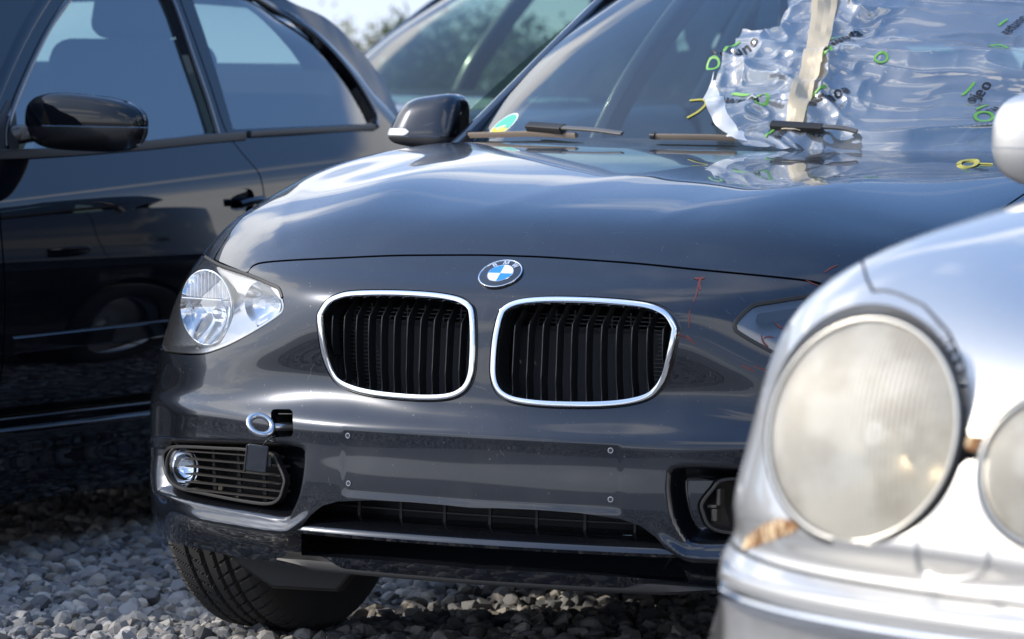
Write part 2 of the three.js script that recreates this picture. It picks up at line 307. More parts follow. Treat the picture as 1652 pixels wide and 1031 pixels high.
{ // gravel yard: a rough bed with loose stones lying on it
  const big = new THREE.PlaneGeometry(1200, 1200, 1, 1); big.rotateX(-Math.PI / 2); big.translate(0, -.035, 0); { const u = big.attributes.uv; for (let i = 0; i < u.count; i++) u.setXY(i, u.getX(i) * 600, u.getY(i) * 600); }
  const T = tex(1024, 1024, (i, j) => { const w = (x, y, p) => { const X = Math.floor(x), Y = Math.floor(y); let m = 9, id = 0; for (let b = -1; b <= 1; b++) for (let a = -1; a <= 1; a++) { const cx = (X + a + p) % p, cy = (Y + b + p) % p, d = Math.hypot(X + a + hash3(cx, cy, 3) - x, Y + b + hash3(cx, cy, 5) - y); if (d < m) { m = d; id = hash3(cx, cy, 9); } } return [m, id]; }; const [d, id] = w(i / 1024 * 56, j / 1024 * 56, 56), v = .15 + .17 * id + .05 * hash3(i, j, 2), k = v * (d > .62 ? .75 : 1); return [k ** .4545 * 1.0, (k * .98) ** .4545, (k * .95) ** .4545]; }, true);
  const bed = mesh('gravel_yard', big, std([1, 1, 1], { map: T, roughness: 1 })); bed.userData = { kind: 'structure', label: 'grey gravel yard under the parked cars', category: 'ground' };
  const R = rng(77), kinds = 7;
  const shapes = Array.from({ length: kinds }, (_, k) => {
    const g = new THREE.IcosahedronGeometry(1, 1), p = g.attributes.position, v = new THREE.Vector3(), cuts = Array.from({ length: 12 }, () => [new THREE.Vector3(R() - .5, R() - .5, R() - .5).normalize(),   .45 + R() * .32]), ax = [1, .62 + R() * .25, .75 + R() * .25];
    for (let i = 0; i < p.count; i++) { v.fromBufferAttribute(p, i); for (const [n, d] of cuts) { const e = v.dot(n) - d; if (e > 0) v.addScaledVector(n, -e); } v.multiplyScalar(1 + .10 * (fbm(v.x * 3 + k, v.y * 3, v.z * 3, 2) - .5)); p.setXYZ(i, v.x * ax[0], v.y * ax[1], v.z * ax[2]); }
    return creased(geo(Array.from(p.array), null, null, Array.from({ length: p.count }, (_, i) => i)), .985);
  });
  const cols = [[.21, .21, .215], [.28, .27, .26], [.15, .155, .16], [.35, .33, .30], [.24, .225, .205], [.12, .122, .128]];
  const spots = [];
  const spread = (x0, x1, z0, z1, n, r0, r1, y = 0) => { for (let i = 0; i < n; i++) { const q = R(); spots.push([lerp(x0, x1, R()), lerp(z0, z1, R()), lerp(r0, r1, q * q * q * .6 + q * .4), y]); } };
  spread(-2.7, 1.3, -.5, 4.6, 42000, .006, .027); spread(-2.2, .8, -.2, 2.4, 9000, .010, .033, .004); spread(-9, 6, -7, 12, 42000, .012, .034); spread(-6, 3, 4, 16, 12000, .014, .036);
  const by = Array.from({ length: kinds }, () => []); spots.forEach((s, i) => by[i % kinds].push(s));
  const stone = std([1, 1, 1], { roughness: .95 }), m4 = new THREE.Matrix4(), q = new THREE.Quaternion(), e = new THREE.Euler(), c = new THREE.Color();
  const top = new THREE.Group(); top.name = 'loose_gravel'; top.userData = { kind: 'stuff', label: 'loose pale grey crushed stone between the cars', category: 'gravel' }; scene.add(top);
  by.forEach((l, k) => {
    const o = new THREE.InstancedMesh(shapes[k], stone, l.length); o.name = 'stones'; numbered(o, top); o.userData.kind = 'stuff'; o.castShadow = o.receiveShadow = true;
    l.forEach(([x, z, r, y], i) => { e.set((R() - .5) * 1.3, R() * 6.3, (R() - .5) * 1.3); q.setFromEuler(e); const lift = .012 * fbm(x * 3, z * 3, 1, 3); m4.compose(new THREE.Vector3(x, -.024 + lift + r * .55 * R() + y, -z), q, new THREE.Vector3(r, r, r)); o.setMatrixAt(i, m4); const b = cols[Math.floor(R() * cols.length)], f = .6 + .7 * R(); o.setColorAt(i, c.setRGB(b[0] * f, b[1] * f, b[2] * f)); });
    top.add(o);
  });
}
// ---------------------------------------------------------------- the grey hatchback in the middle
const B = (() => {
  const xs = [0, .12, .25, .38, .5, .6, .7, .8, .9, 1.02];
const Zf = table(xs, [0.1, 0.2, 0.27, 0.34, 0.4, 0.455, 0.478, 0.5, 0.54, 0.6, 0.68, 0.715, 0.735, 0.75, 0.77, 0.79, 0.85, 0.95, 1.1], [
    [0.09, 0.094, 0.108, 0.137, 0.179, 0.222, 0.277, 0.356, 0.46, 0.62],
    [0.03, 0.034, 0.048, 0.077, 0.119, 0.162, 0.217, 0.296, 0.4, 0.56],
    [0.004, 0.008, 0.022, 0.051, 0.093, 0.136, 0.191, 0.27, 0.374, 0.534],
    [-0.002, 0.002, 0.016, 0.045, 0.087, 0.13, 0.185, 0.264, 0.368, 0.528],
    [0, 0.004, 0.018, 0.047, 0.089, 0.132, 0.187, 0.266, 0.37, 0.53],
    [0.002, 0.006, 0.02, 0.049, 0.091, 0.134, 0.189, 0.268, 0.372, 0.532],
    [0.005, 0.009, 0.023, 0.052, 0.092, 0.134, 0.19, 0.269, 0.374, 0.535],
    [0.019, 0.024, 0.04, 0.067, 0.104, 0.145, 0.201, 0.281, 0.386, 0.548],
    [0.032, 0.037, 0.06, 0.086, 0.116, 0.154, 0.211, 0.292, 0.4, 0.562],
    [0.038, 0.044, 0.06, 0.087, 0.12, 0.163, 0.226, 0.313, 0.427, 0.596],
    [0.048, 0.05, 0.062, 0.092, 0.141, 0.193, 0.262, 0.357, 0.477, 0.652],
    [0.062, 0.064, 0.076, 0.106, 0.158, 0.214, 0.286, 0.386, 0.512, 0.692],
    [0.082, 0.085, 0.096, 0.124, 0.172, 0.229, 0.302, 0.405, 0.535, 0.718],
    [0.104, 0.107, 0.117, 0.143, 0.188, 0.244, 0.318, 0.424, 0.556, 0.744],
    [0.13, 0.133, 0.143, 0.168, 0.212, 0.267, 0.342, 0.45, 0.586, 0.776],
    [0.157, 0.16, 0.17, 0.195, 0.238, 0.292, 0.368, 0.478, 0.616, 0.81],
    [0.245, 0.248, 0.258, 0.283, 0.324, 0.374, 0.445, 0.548, 0.682, 0.875],
    [0.46, 0.465, 0.478, 0.508, 0.552, 0.605, 0.68, 0.79, 0.935, 1.145],
    [0.9, 0.905, 0.921, 0.958, 1.013, 1.078, 1.17, 1.301, 1.47, 1.712]]);
  const hood = natural([0, .1, .2, .35, .5, .7, .9, 1.1, 1.3, 1.6, 2.2], [.740, .795, .838, .880, .910, .938, .960, .977, .988, 1.0, 1.01]);
  const drop = natural([-.95, -.85, -.75, -.65, -.55, -.4, -.2, 0, .2, .4, .55, .65, .75, .85, .95], [.26, .172, .112, .070, .041, .018, .004, 0, .004, .018, .041, .070, .112, .172, .26]);
  const flat = pchip([0, .3, .4, .5, .7, 1.0, 1.3, 2.4], [1, .85, .66, .47, .29, .13, .07, .06]);
  const hz = Float64Array.from({ length: 601 }, (_, i) => hood(i / 250)), fl = Float64Array.from({ length: 601 }, (_, i) => flat(i / 250)), dx = Float64Array.from({ length: 401 }, (_, i) => drop(i / 400));
  const lut = (a, s) => { const i = clamp(Math.floor(s), 0, a.length - 2), t = s - i, p = a[Math.max(0, i - 1)], q = a[i], r = a[i + 1], w = a[Math.min(a.length - 1, i + 2)]; return q + .5 * t * (r - p + t * (2 * p - 5 * q + 4 * r - w + t * (3 * (q - r) + w - p))); };
  function Yh(x, z) {
    const c = .33 + .17 * clamp(z, 0, 1.4), r = x - c, soft = .5 * (r + Math.sqrt(r * r + .0006));      // the dome's shoulder line
    const sh = Math.max(0, x - .72 - .05 * sst(.6, 1.1, z));
    return lut(hz, clamp(z, 0, 2.39) * 250) - lut(dx, clamp(x, 0, .995) * 400) * lut(fl, clamp(z, 0, 2.39) * 250) - 2.6 * sh * sh + .013 * sst(.5, 1.0, z) * sst(.5, .74, x) - .045 * soft * sst(.05, .45, z) + .010 * sst(.1, .45, z) * sst(1.0, .5, z) * Math.exp(-(((x - c) / .12) ** 2));
  }
  const side = natural([.1, .25, .4, .55, .7, .8, .9, 1.0], [.872, .893, .903, .906, .897, .882, .857, .81]);
  function F(X, Y, Z) {
    const x = Math.abs(X);
    const f1 = Zf(x, Y) - Z, f2 = Y - Yh(x, Z), f3 = x - (side(Y) - .03 * Math.exp(-Math.max(Z - .25, 0) / .25));
    return smax(smax(f1, f2, .030), f3, .07);
  }
  function hit(o, d, t0 = .05, t1 = 2.2) {   // the first crossing outwards
    let a = t0, b = t0, s = .04; while (b < t1 && F(o[0] + d[0] * b, o[1] + d[1] * b, o[2] + d[2] * b) < 0) { a = b; b += s; }
    for (let k = 0; k < 26; k++) { const m = .5 * (a + b); if (F(o[0] + d[0] * m, o[1] + d[1] * m, o[2] + d[2] * m) < 0) a = m; else b = m; }
    const t = .5 * (a + b); return [o[0] + d[0] * t, o[1] + d[1] * t, o[2] + d[2] * t];
  }
  function eye(px, py) {   // where a line of sight meets the skin
    const r = ray(px, py); let a = 5.5, b = 5.5; while (b < 10 && F(...along(r, b)) > 0) { a = b; b += .01; }
    for (let k = 0; k < 30; k++) { const m = .5 * (a + b); if (F(...along(r, m)) > 0) a = m; else b = m; }
    return along(r, b);
  }
  function normal(p) { const h = 1e-3, g = [0, 1, 2].map(c => { const q = [...p], w = [...p]; q[c] += h; w[c] -= h; return F(...q) - F(...w); }), l = Math.hypot(...g); return g.map(v => v / l); }
  return { F, hit, eye, normal, Zf, Yh };
})();

// outlines, traced on the nearer half and used for both: a point of either half is read at its twin on that half
const mir = (X, Y, Z) => pix(-Math.abs(X), Y, Z);
const O = {
  lamp: outline([[318.6, 405.5], [331, 413], [356, 427], [399, 441], [434, 456], [448.6, 463], [453.4, 475], [457, 491], [455, 501.6], [447.6, 510], [414.6, 531.6], [376, 553], [348.7, 564.6], [323.4, 571.4], [288.5, 570.4], [265, 565.6], [258.4, 557], [258.4, 541], [267, 498.7], [277, 463.7], [284.6, 442.4], [302, 419]]),
  kidney: outline([[510.4, 513], [514, 499.6], [525, 484], [540.5, 474.4], [567.6, 468], [625.8, 466.6], [684, 469], [723, 473.4], [748, 480], [763.6, 491], [769.4, 505.5], [771.4, 542], [770.4, 581], [767.5, 606], [759.7, 625.8], [746, 639], [723, 647], [684, 649], [635.5, 646], [596.7, 641], [567.6, 633.5], [546, 622.9], [532.7, 608], [521, 583], [513.3, 548]]),
  fog: outline([[263.8, 735.6], [271.8, 721.7], [291.7, 716.9], [359.5, 719.7], [399, 721.7], [443, 729.7], [455, 747.6], [465, 771.5], [463, 787.5], [455, 807.4], [435, 816], [391, 811], [331.6, 799.4], [295.7, 791.5], [275.8, 779.5], [265.8, 759.6]]),
  tow: outline([[437, 663], [441, 660], [468, 660], [472, 664], [473, 700], [469, 705], [441, 706], [437, 701]], false),
  intake: outline([[486, 850], [500, 832], [520, 816], [545, 809], [600, 807], [660, 810], [720, 815], [830, 828], [830, 925], [720, 913], [600, 903], [486, 896]], false),
  plate: outline([[552, 694], [700, 703], [998, 722], [1001, 760], [1000, 826], [750, 812], [560, 797], [553, 792]], false),
};
const bonnetLine = below([[300, 392], [331, 411], [356, 424], [380, 434], [399, 440.5], [403, 434], [408, 429], [420, 424.5], [440, 422], [540, 416.5], [660, 412], [760, 411.5], [860, 414], [960, 419]]);

const greyCar = thing('grey_hatchback', 'dark grey hatchback with twin chrome-rimmed grilles and plastic film over its windscreen', 'car');
const gapX = pchip([.2, .28, .36, .5, .7, .9, 1.1, 1.35, 1.6], [.672, .695, .712, .730, .744, .752, .757, .760, .762]);   // bonnet edge across the car, by distance from the nose
{
  const NU = 250, NV = 350;
  const th = v => v < .45 ? lerp(-.72, .62, v / .45) : lerp(.62, 1.70, Math.pow((v - .45) / .55, 1.0));
  const half = (u, v) => {
    const t = th(v), zo = lerp(.62, 1.22, sst(.35, .95, v)), ph = u * 1.66, c = Math.cos(ph), s = Math.sin(ph);
    return B.hit([0, .45, zo], [-s, Math.sin(t) * c, -Math.cos(t) * c]);
  };
  const hp = []; for (let j = 0; j <= NV; j++) for (let i = 0; i <= NU; i++) hp.push(half(i / NU, j / NV));
  const g = new Grid(2 * NU, NV, (u, v) => {
    const i = Math.round(u * 2 * NU) - NU, j = Math.round(v * NV), p = hp[j * (NU + 1) + Math.abs(i)];
    const X = i > 0 ? -p[0] : p[0]; return [X, p[1], p[2], X, p[1] + p[2] * .8];
  }).orient((x, y, z) => [x, y - .5, z - .9]);
  // shaped in: the pocket round the fog lamps, the ledge under it, the plate's dent
  const pocket = outline([[246, 712], [300, 712], [400, 715], [478, 722], [488, 740], [482, 790], [470, 822], [456, 834], [400, 826], [320, 812], [262, 796], [248, 780]]);
  const ledge = below([[200, 790], [246, 806], [300, 826], [380, 842], [465, 853], [490, 838], [520, 812], [600, 800], [800, 815]]);
  g.move((X, Y, Z) => {
    if (Z > .75 || Y > .56) return 0;
    const [px, py] = mir(X, Y, Z); let d = 0;
    d -= .046 * sst(-4, 16, pocket(px, py));
    d -= .0013 * sst(-4.5, 4.5, O.plate(...pix(X, Y, Z)));
    const l = ledge(px, py); d += .012 * Math.exp(-(((l - 3) / 9) ** 2)) * sst(505, 470, px) * sst(262, 340, px) - .018 * sst(4, 40, l) * sst(560, 480, px) * sst(262, 340, px);
    return d;
  });
  // the bonnet is buckled: shallow ridges pushed up by the knock
  const ridges = [[[790, 336, 16], [900, 305, 16], [1010, 284, 14], [1180, 262, 12]], [[1075, 350, 15], [1150, 326, 15], [1240, 312, 14], [1360, 300, 12]], [[446, 392, 14], [452, 345, 14], [480, 306, 12]], [[1290, 262, 8], [1330, 268, 8], [1300, 280, 8]]];
  g.move((X, Y, Z) => {
    if (Y < .78 || Z > 1.2) return 0; const [px, py] = pix(X, Y, Z); let d = 0;
    for (const r of ridges) for (let i = 0; i < r.length - 1; i++) { const [ax, ay, w] = r[i], [bx, by] = r[i + 1], vx = bx - ax, vy = by - ay, t = clamp(((px - ax) * vx + (py - ay) * vy) / (vx * vx + vy * vy)), e = Math.hypot(px - ax - t * vx, (py - ay - t * vy) * 1.6) / w; if (e < 3) d = Math.max(d, .0008 * Math.exp(-e * e)); }
    return d;
  });
  M.grid = g;
  const body = (X, Y, Z) => { const [px, py] = mir(X, Y, Z); return [px, py]; };
  const front = (X, Y, Z, px, py) => Z > .50 ? (Z - .50) * 900 : -999;   // past the wing's own edge a line of sight would meet the far side
  const inLamp = (X, Y, Z, px, py) => Math.min(O.lamp(px, py), (.56 - Z) * 900);
  const arch = (X, Y, Z) => Math.abs(X) < .5 ? 99 : (Math.hypot(Z - .766, Y - .316) - .345) * 900;
  const bottom = (X, Y, Z, px, py) => (Y - (.210 + .012 * sst(.5, .85, Math.abs(X)))) * 900;
  const hoodEdge = (X, Z) => (gapX(Z) - Math.abs(X)) * 900;
  const isHood = (X, Y, Z, px, py) => Math.min(Z < .45 ? -bonnetLine(px, py) : 99, hoodEdge(X, Z), (1.24 + .0 * X - Z + .20 * X * X) * 900, Math.min(99, (Y - .6) * 900));
  const seam = (Z, Y) => (Z - .47 + .12 * (Y - .4)) * 900;   // bumper to wing
  const G = 1.5;
  mesh('bonnet', g.cut((X, Y, Z) => { const [px, py] = body(X, Y, Z); return isHood(X, Y, Z, px, py) - G; }, { flange: .014 }), M.greyCar, greyCar);
  const fender = s => g.cut((X, Y, Z) => {
    if (X * s < 0) return -1; const [px, py] = body(X, Y, Z);
    const up = Math.max(seam(Z, Y), Y > .60 ? 40 : -40);
    return Math.min(-isHood(X, Y, Z, px, py) - G, -inLamp(X, Y, Z, px, py) - 1.5, Math.max(seam(Z, Y), Math.min((Y - .585) * 900, (Z - .27) * 900, hoodEdge(X, Z) < 0 ? 99 : -99)) - G, arch(X, Y, Z), (1.55 - Z) * 900, (Math.abs(X) - .5) * 900, bottom(X, Y, Z, px, py));
  }, { flange: .014 });
  mesh('wing', fender(-1), M.greyCar, greyCar); mesh('wing', fender(1), M.greyCar, greyCar);
  mesh('bumper', g.cut((X, Y, Z) => {
    const [px, py] = body(X, Y, Z);
    const wingPart = Math.max(seam(Z, Y), Math.min((Y - .585) * 900, (Z - .27) * 900, hoodEdge(X, Z) < 0 ? 99 : -99));
    return Math.min(-isHood(X, Y, Z, px, py) - G, -wingPart - G, -inLamp(X, Y, Z, px, py) - 1.5, -O.kidney(px, py), -O.fog(px, py), X < 0 ? -O.tow(px, py) : 9, -O.intake(px, py), bottom(X, Y, Z, px, py), arch(X, Y, Z), (.75 - Z) * 900);
  }, { flange: .016 }), M.greyCar, greyCar);
  mesh('inner_panel', g.cut((X, Y, Z) => { const [px, py] = body(X, Y, Z); return Math.min(-inLamp(X, Y, Z, px, py) - 4, -O.kidney(px, py) - 4, -O.fog(px, py) - 4, X < 0 ? -O.tow(px, py) - 2 : 9, -O.intake(px, py) - 4, bottom(X, Y, Z, px, py) - 6, arch(X, Y, Z) - 4, (1.2 - Z) * 900); }, { offset: -.016, step: 2 }), M.cavity, greyCar);
  B.inLamp = inLamp; B.G = g;
}
const flipX = g => { const h = g.clone(), p = Array.from(h.attributes.position.array), n = Array.from(h.attributes.normal.array); for (let i = 0; i < p.length; i += 3) { p[i] = -p[i]; n[i] = -n[i]; } return geo(p, n, h.attributes.uv ? Array.from(h.attributes.uv.array) : null, h.index ? Array.from(h.index.array) : Array.from({ length: p.length / 3 }, (_, i) => i)); };
const skin = (px, py, off = 0) => { const p = B.eye(px, py), n = B.normal(p); return V(p[0] + n[0] * off, p[1] + n[1] * off, p[2] + n[2] * off); };
const skinN = (px, py) => { const n = B.normal(B.eye(px, py)); return new THREE.Vector3(n[0], n[1], -n[2]); };
function inset(P, d) {   // an outline moved inwards by d pixels
  const n = P.length; let A = 0; for (let i = 0; i < n; i++) { const [x0, y0] = P[i], [x1, y1] = P[(i + 1) % n]; A += x0 * y1 - x1 * y0; }
  const s = A > 0 ? 1 : -1;
  return P.map((p, i) => { const a = P[(i - 1 + n) % n], b = P[(i + 1) % n], tx = b[0] - a[0], ty = b[1] - a[1], l = Math.hypot(tx, ty) || 1; return [p[0] - s * ty / l * d, p[1] + s * tx / l * d]; });
}
function ribbon(A, Bp, closed = true) { const pos = [], idx = [], n = A.length; for (let i = 0; i < n; i++) pos.push(A[i].x, A[i].y, A[i].z, Bp[i].x, Bp[i].y, Bp[i].z); for (let i = 0; i < (closed ? n : n - 1); i++) { const a = 2 * i, b = 2 * ((i + 1) % n); idx.push(a, b, b + 1, a, b + 1, a + 1); } return geo(pos, null, new Array(pos.length / 3 * 2).fill(0), idx); }
const place = (g, at, dir, spin = 0) => { const q = new THREE.Quaternion().setFromUnitVectors(new THREE.Vector3(0, 0, 1), dir.clone().normalize()); g.applyMatrix4(new THREE.Matrix4().makeRotationZ(spin)); g.applyQuaternion(q); g.translate(at.x, at.y, at.z); return g; };
const font = await new FontLoader().loadAsync('fonts/droid/droid_sans_bold.typeface.json');
const text = (s, size, depth = .0006) => { const g = new TextGeometry(s, { font, size, depth, curveSegments: 4, bevelEnabled: false }); g.computeBoundingBox(); const b = g.boundingBox; g.translate(-(b.min.x + b.max.x) / 2, -(b.min.y + b.max.y) / 2, 0); return g; };

{ // grilles
  const ringP = inset(O.kidney.pts, 7.5), ring = ringP.map(p => skin(p[0], p[1], .001)), nrm = ringP.map(p => skinN(...p));
  const chrome = sweep(ring, [[-.0055, -.006], [-.0060, 0], [-.0042, .0042], [0, .0056], [.0042, .0042], [.0060, 0], [.0055, -.006]], { closed: true, up: (t, p, i) => nrm[i] });
  const gapP = inset(O.kidney.pts, -.5).map(p => skin(p[0], p[1], -.004)), gapI = inset(O.kidney.pts, 5).map(p => skin(p[0], p[1], -.006));
  const lip = inset(O.kidney.pts, 12).map(p => skin(p[0], p[1], -.002)), back = lip.map(v => v.clone().add(new THREE.Vector3(0, 0, -.05)));
  const wall = mergeGeometries([ribbon(gapP, gapI), ribbon(lip, back)]);
  const rear = B.G.cut((X, Y, Z) => { if (X > 0 || Z > .3 || Y < .4) return -1; const [px, py] = mir(X, Y, Z); return O.kidney(px, py) - 3; }, { offset: -.1, step: 3 });
  const slats = [];
  for (let k = 0; k < 11; k++) {
    const X = -lerp(.052, .322, k / 10), ys = [];
    for (let Y = .50; Y < .72; Y += .001) { const [px, py] = pix(X, Y, B.Zf(-X, Y)); if (O.kidney(px, py) > 13) ys.push(Y); }
    const y0 = ys[0] - .004, y1 = ys[ys.length - 1] + .002, pos = [], idx = [], n = 14;
    for (let i = 0; i <= n; i++) {
      const t = i / n, Y = lerp(y0, y1, t), bend = .034 * Math.max(0, t - .78) / .22 + .008 * sst(.25, 0, t), zf = B.Zf(-X, Math.min(Y, .70)) + .012 + bend, w = .0017;
      for (const [dx, dz] of [[-w, .026], [-w, .003], [-w * .4, 0], [w * .4, 0], [w, .003], [w, .026]]) pos.push(X + dx, Y, -(zf + dz));
    }
    for (let i = 0; i < n; i++) for (let j = 0; j < 5; j++) { const a = i * 6 + j; idx.push(a, a + 1, a + 7, a, a + 7, a + 6); }
    slats.push(creased(geo(pos, null, null, idx), .85));
  }
  const core = []; for (let k = 0; k < 26; k++) { const y = .502 + k * .0072; core.push(box(-.19, y, -.175, .33, .0018, .012, .0004)); }
  for (let k = 0; k < 9; k++) core.push(box(-.04 - k * .036, .59, -.186, .004, .2, .006, .001));
  const coreG = mergeGeometries(core);
  const slatM = phy([.009, .010, .011], { roughness: .3, clearcoat: .5 });
  for (const f of [g => g, flipX]) {
    const k = mesh('kidney_grille', f(wall), M.gloss, greyCar);
    mesh('chrome_rim', f(chrome), M.chrome, k);
    for (const s of slats) mesh('slat', f(s), slatM, k);
    mesh('radiator_core', f(coreG), std([.10, .10, .10], { metalness: .6, roughness: .5 }), k);
    mesh('backing', f(rear), M.cavity, k);
  }
}
{ // round emblem
  const at = skin(808, 443.5, .0005), n = skinN(808, 443.5), up = new THREE.Vector3(0, 1, 0), r = up.clone().cross(n).normalize(), u = n.clone().cross(r);
  const mat = new THREE.Matrix4().makeBasis(r, u, n).setPosition(at);
  const put = g => { g.applyMatrix4(mat); return g; };
  const lathe = (p, seg = 64) => { const g = new THREE.LatheGeometry(p.map(a => new THREE.Vector2(...a)), seg); g.rotateX(Math.PI / 2); return g; };
  const badge = mesh('emblem', put(lathe([[.0415, -.004], [.0415, .0022], [.0405, .0032]])), M.gloss, greyCar);
  mesh('rim', put(lathe([[.0405, .001], [.0404, .0034], [.0392, .0041], [.0380, .0034], [.0378, .002]])), M.chrome, badge);
  mesh('ring_face', put(lathe([[.038, .0024], [.024, .0033]])), phy([.006, .006, .008], { roughness: .2, clearcoat: 1 }), badge);
  mesh('inner_rim', put(lathe([[.0245, .002], [.0242, .0040], [.0234, .0042], [.0230, .003]])), M.chrome, badge);
  const blue = phy([.012, .22, .66], { roughness: .25, clearcoat: 1 }), white = phy([.78, .79, .80], { roughness: .25, clearcoat: 1 });
  for (let q = 0; q < 4; q++) { const g = new THREE.CircleGeometry(.0233, 16, q * Math.PI / 2, Math.PI / 2); g.translate(0, 0, .0036); mesh('quadrant', put(g), q % 2 ? blue : white, badge); }
  for (const [ch, a] of [['B', 40], ['M', 0], ['W', -40]]) { const g = text(ch, .0102, .0005); g.translate(0, .0312, .0030); g.rotateZ(a * Math.PI / 180); mesh('letter', put(g), phy([.75, .77, .8], { metalness: .6, roughness: .25 }), badge); }
}
{ // head lamps
  const satin = std([.52, .52, .52], { metalness: .95, roughness: .16 }), mirror = std([.90, .90, .90], { metalness: 1, roughness: .10 }), clearRib = phy([.9, .92, .95], { roughness: .15, transmission: .7, ior: 1.5, thickness: 0 });
  const ax = new THREE.Vector3(-.34, -.02, 1).normalize();
  const c1 = skin(319, 497).addScaledVector(ax, -.022), c2 = skin(410, 490).addScaledVector(new THREE.Vector3(-.12, 0, 1).normalize(), -.028);
  const hole1 = (X, Y, Z) => { const p = V(X, Y, Z).sub(c1), a = p.dot(ax); return p.addScaledVector(ax, -a).length() - .071; };
  const ax2 = new THREE.Vector3(-.15, 0, 1).normalize(), hole2 = (X, Y, Z) => { const p = V(X, Y, Z).sub(c2), a = p.dot(ax2); return p.addScaledVector(ax2, -a).length() - .043; };
  const bowl = (R, D, at, a, flute, seg = 96) => {
    const pos = [], idx = [], n = 16; const q = new THREE.Quaternion().setFromUnitVectors(new THREE.Vector3(0, 0, 1), a), e = new THREE.Vector3();
    for (let i = 0; i <= n; i++) for (let j = 0; j <= seg; j++) { const r = R * i / n, t = j / seg * 2 * Math.PI, x = r * Math.cos(t), y = r * Math.sin(t); let z = -D + D * (r / R) ** 2; if (flute) z += .008 * Math.abs(Math.sin(x / R * 3.1 * flute)) * (1 - r / R * .6); e.set(x, y, z).applyQuaternion(q).add(at); pos.push(e.x, e.y, e.z); }
    for (let i = 0; i < n; i++) for (let j = 0; j < seg; j++) { const p = i * (seg + 1) + j; idx.push(p, p + 1, p + seg + 2, p, p + seg + 2, p + seg + 1); }
    return geo(pos, null, new Array(pos.length / 3 * 2).fill(0), idx);
  };
  const side = s => {
    const k = s < 0 ? g => g : flipX;
    const rim = O.lamp.pts.map(p => skin(p[0], p[1], -.003)), deep = O.lamp.pts.map(p => skin(p[0], p[1], -.055));
    const hl = mesh('headlamp', k(ribbon(rim, deep)), s < 0 ? satin : M.plastic, greyCar);
    const lens = B.G.cut((X, Y, Z) => { if (X * s < 0) return -1; const [px, py] = mir(X, Y, Z); return B.inLamp(X, Y, Z, px, py) - 2.2; }, { offset: -.0015, flange: .006 });
    mesh('lens', lens, M.lens, hl);
    mesh('bezel', B.G.cut((X, Y, Z) => { if (X * s < 0) return -1; const [px, py] = mir(X, Y, Z), x = -Math.abs(X); return Math.min(B.inLamp(X, Y, Z, px, py) - 2, hole1(x, Y, Z) * 900, s < 0 ? hole2(x, Y, Z) * 900 : 9); }, { offset: p => -.004 - (s < 0 ? .038 : .05) * sst(2, 26, O.lamp(...mir(...p))) * sst(.85, .75, Math.abs(p[0])), flange: .006 }), s < 0 ? satin : std([.12, .13, .15], { metalness: .7, roughness: .35 }), hl);
    mesh('housing', B.G.cut((X, Y, Z) => { if (X * s < 0) return -1; const [px, py] = mir(X, Y, Z); return B.inLamp(X, Y, Z, px, py) - 1; }, { offset: -.085, step: 2 }), s < 0 ? std([.5, .5, .5], { metalness: .8, roughness: .3 }) : M.black, hl);
    mesh('reflector', k(bowl(.0695, .056, c1, ax, 2.6)), mirror, hl);
    if (s < 0) mesh('reflector', k(bowl(.042, .032, c2, ax2, 0)), mirror, hl);
    const tor = (R, r, at, a) => place(new THREE.TorusGeometry(R, r, 10, 64), at, a);
    mesh('reflector_ring', k(tor(.0705, .0020, c1, ax)), mirror, hl);
    const sh = box(0, .016, .002, .112, .004, .022, .001); mesh('divider_bar', k(place(sh, c1, ax)), mirror, hl);
    for (let i = 0; i < 12; i++) { const x = -.056 + i * .0100; const h = Math.sqrt(Math.max(0, .066 ** 2 - x * x)) - .018; if (h > .004) mesh('rib', k(place(box(x, .019 + h / 2, -.004, .0042, h, .006, .0015), c1, ax)), clearRib, hl); }
    const cap = new THREE.SphereGeometry(.016, 20, 12, 0, 6.3, 0, 1.6); cap.rotateX(Math.PI / 2); mesh('bulb_shield', k(place(cap, c1.clone().addScaledVector(ax, -.022).add(new THREE.Vector3(.012, -.012, 0)), ax)), mirror, hl);
    if (s < 0) { const c3 = new THREE.CylinderGeometry(.007, .007, .03, 16); c3.rotateX(Math.PI / 2); mesh('bulb', k(place(c3, c2.clone().addScaledVector(ax2, -.014), ax2)), clearRib, hl); }
    const trim = sweep(smoothLoop([[331, 414], [356, 428], [399, 442.5], [434, 457.5], [449, 465], [455, 480]], 5, false).map(p => skin(p[0], p[1], -.001)), rectSec(.0028, .003), { up: new THREE.Vector3(-.3, .5, .8) });
    mesh('seal', s < 0 ? trim : flipX(sweep(inset(O.lamp.pts, 1).map(p => skin(p[0], p[1], -.001)), rectSec(.0034, .003), { closed: true, up: new THREE.Vector3(-.3, .2, .9) })), M.black, hl);
    if (s > 0) mesh('inner_cover', k(ribbon([[449, 466], [430, 458], [408, 449]].map(p => skin(p[0], p[1], -.012)), [[452, 476], [432, 482], [408, 470]].map(p => skin(p[0], p[1], -.030)), false)), M.cavity, hl);
  };
  side(-1); side(1);
}
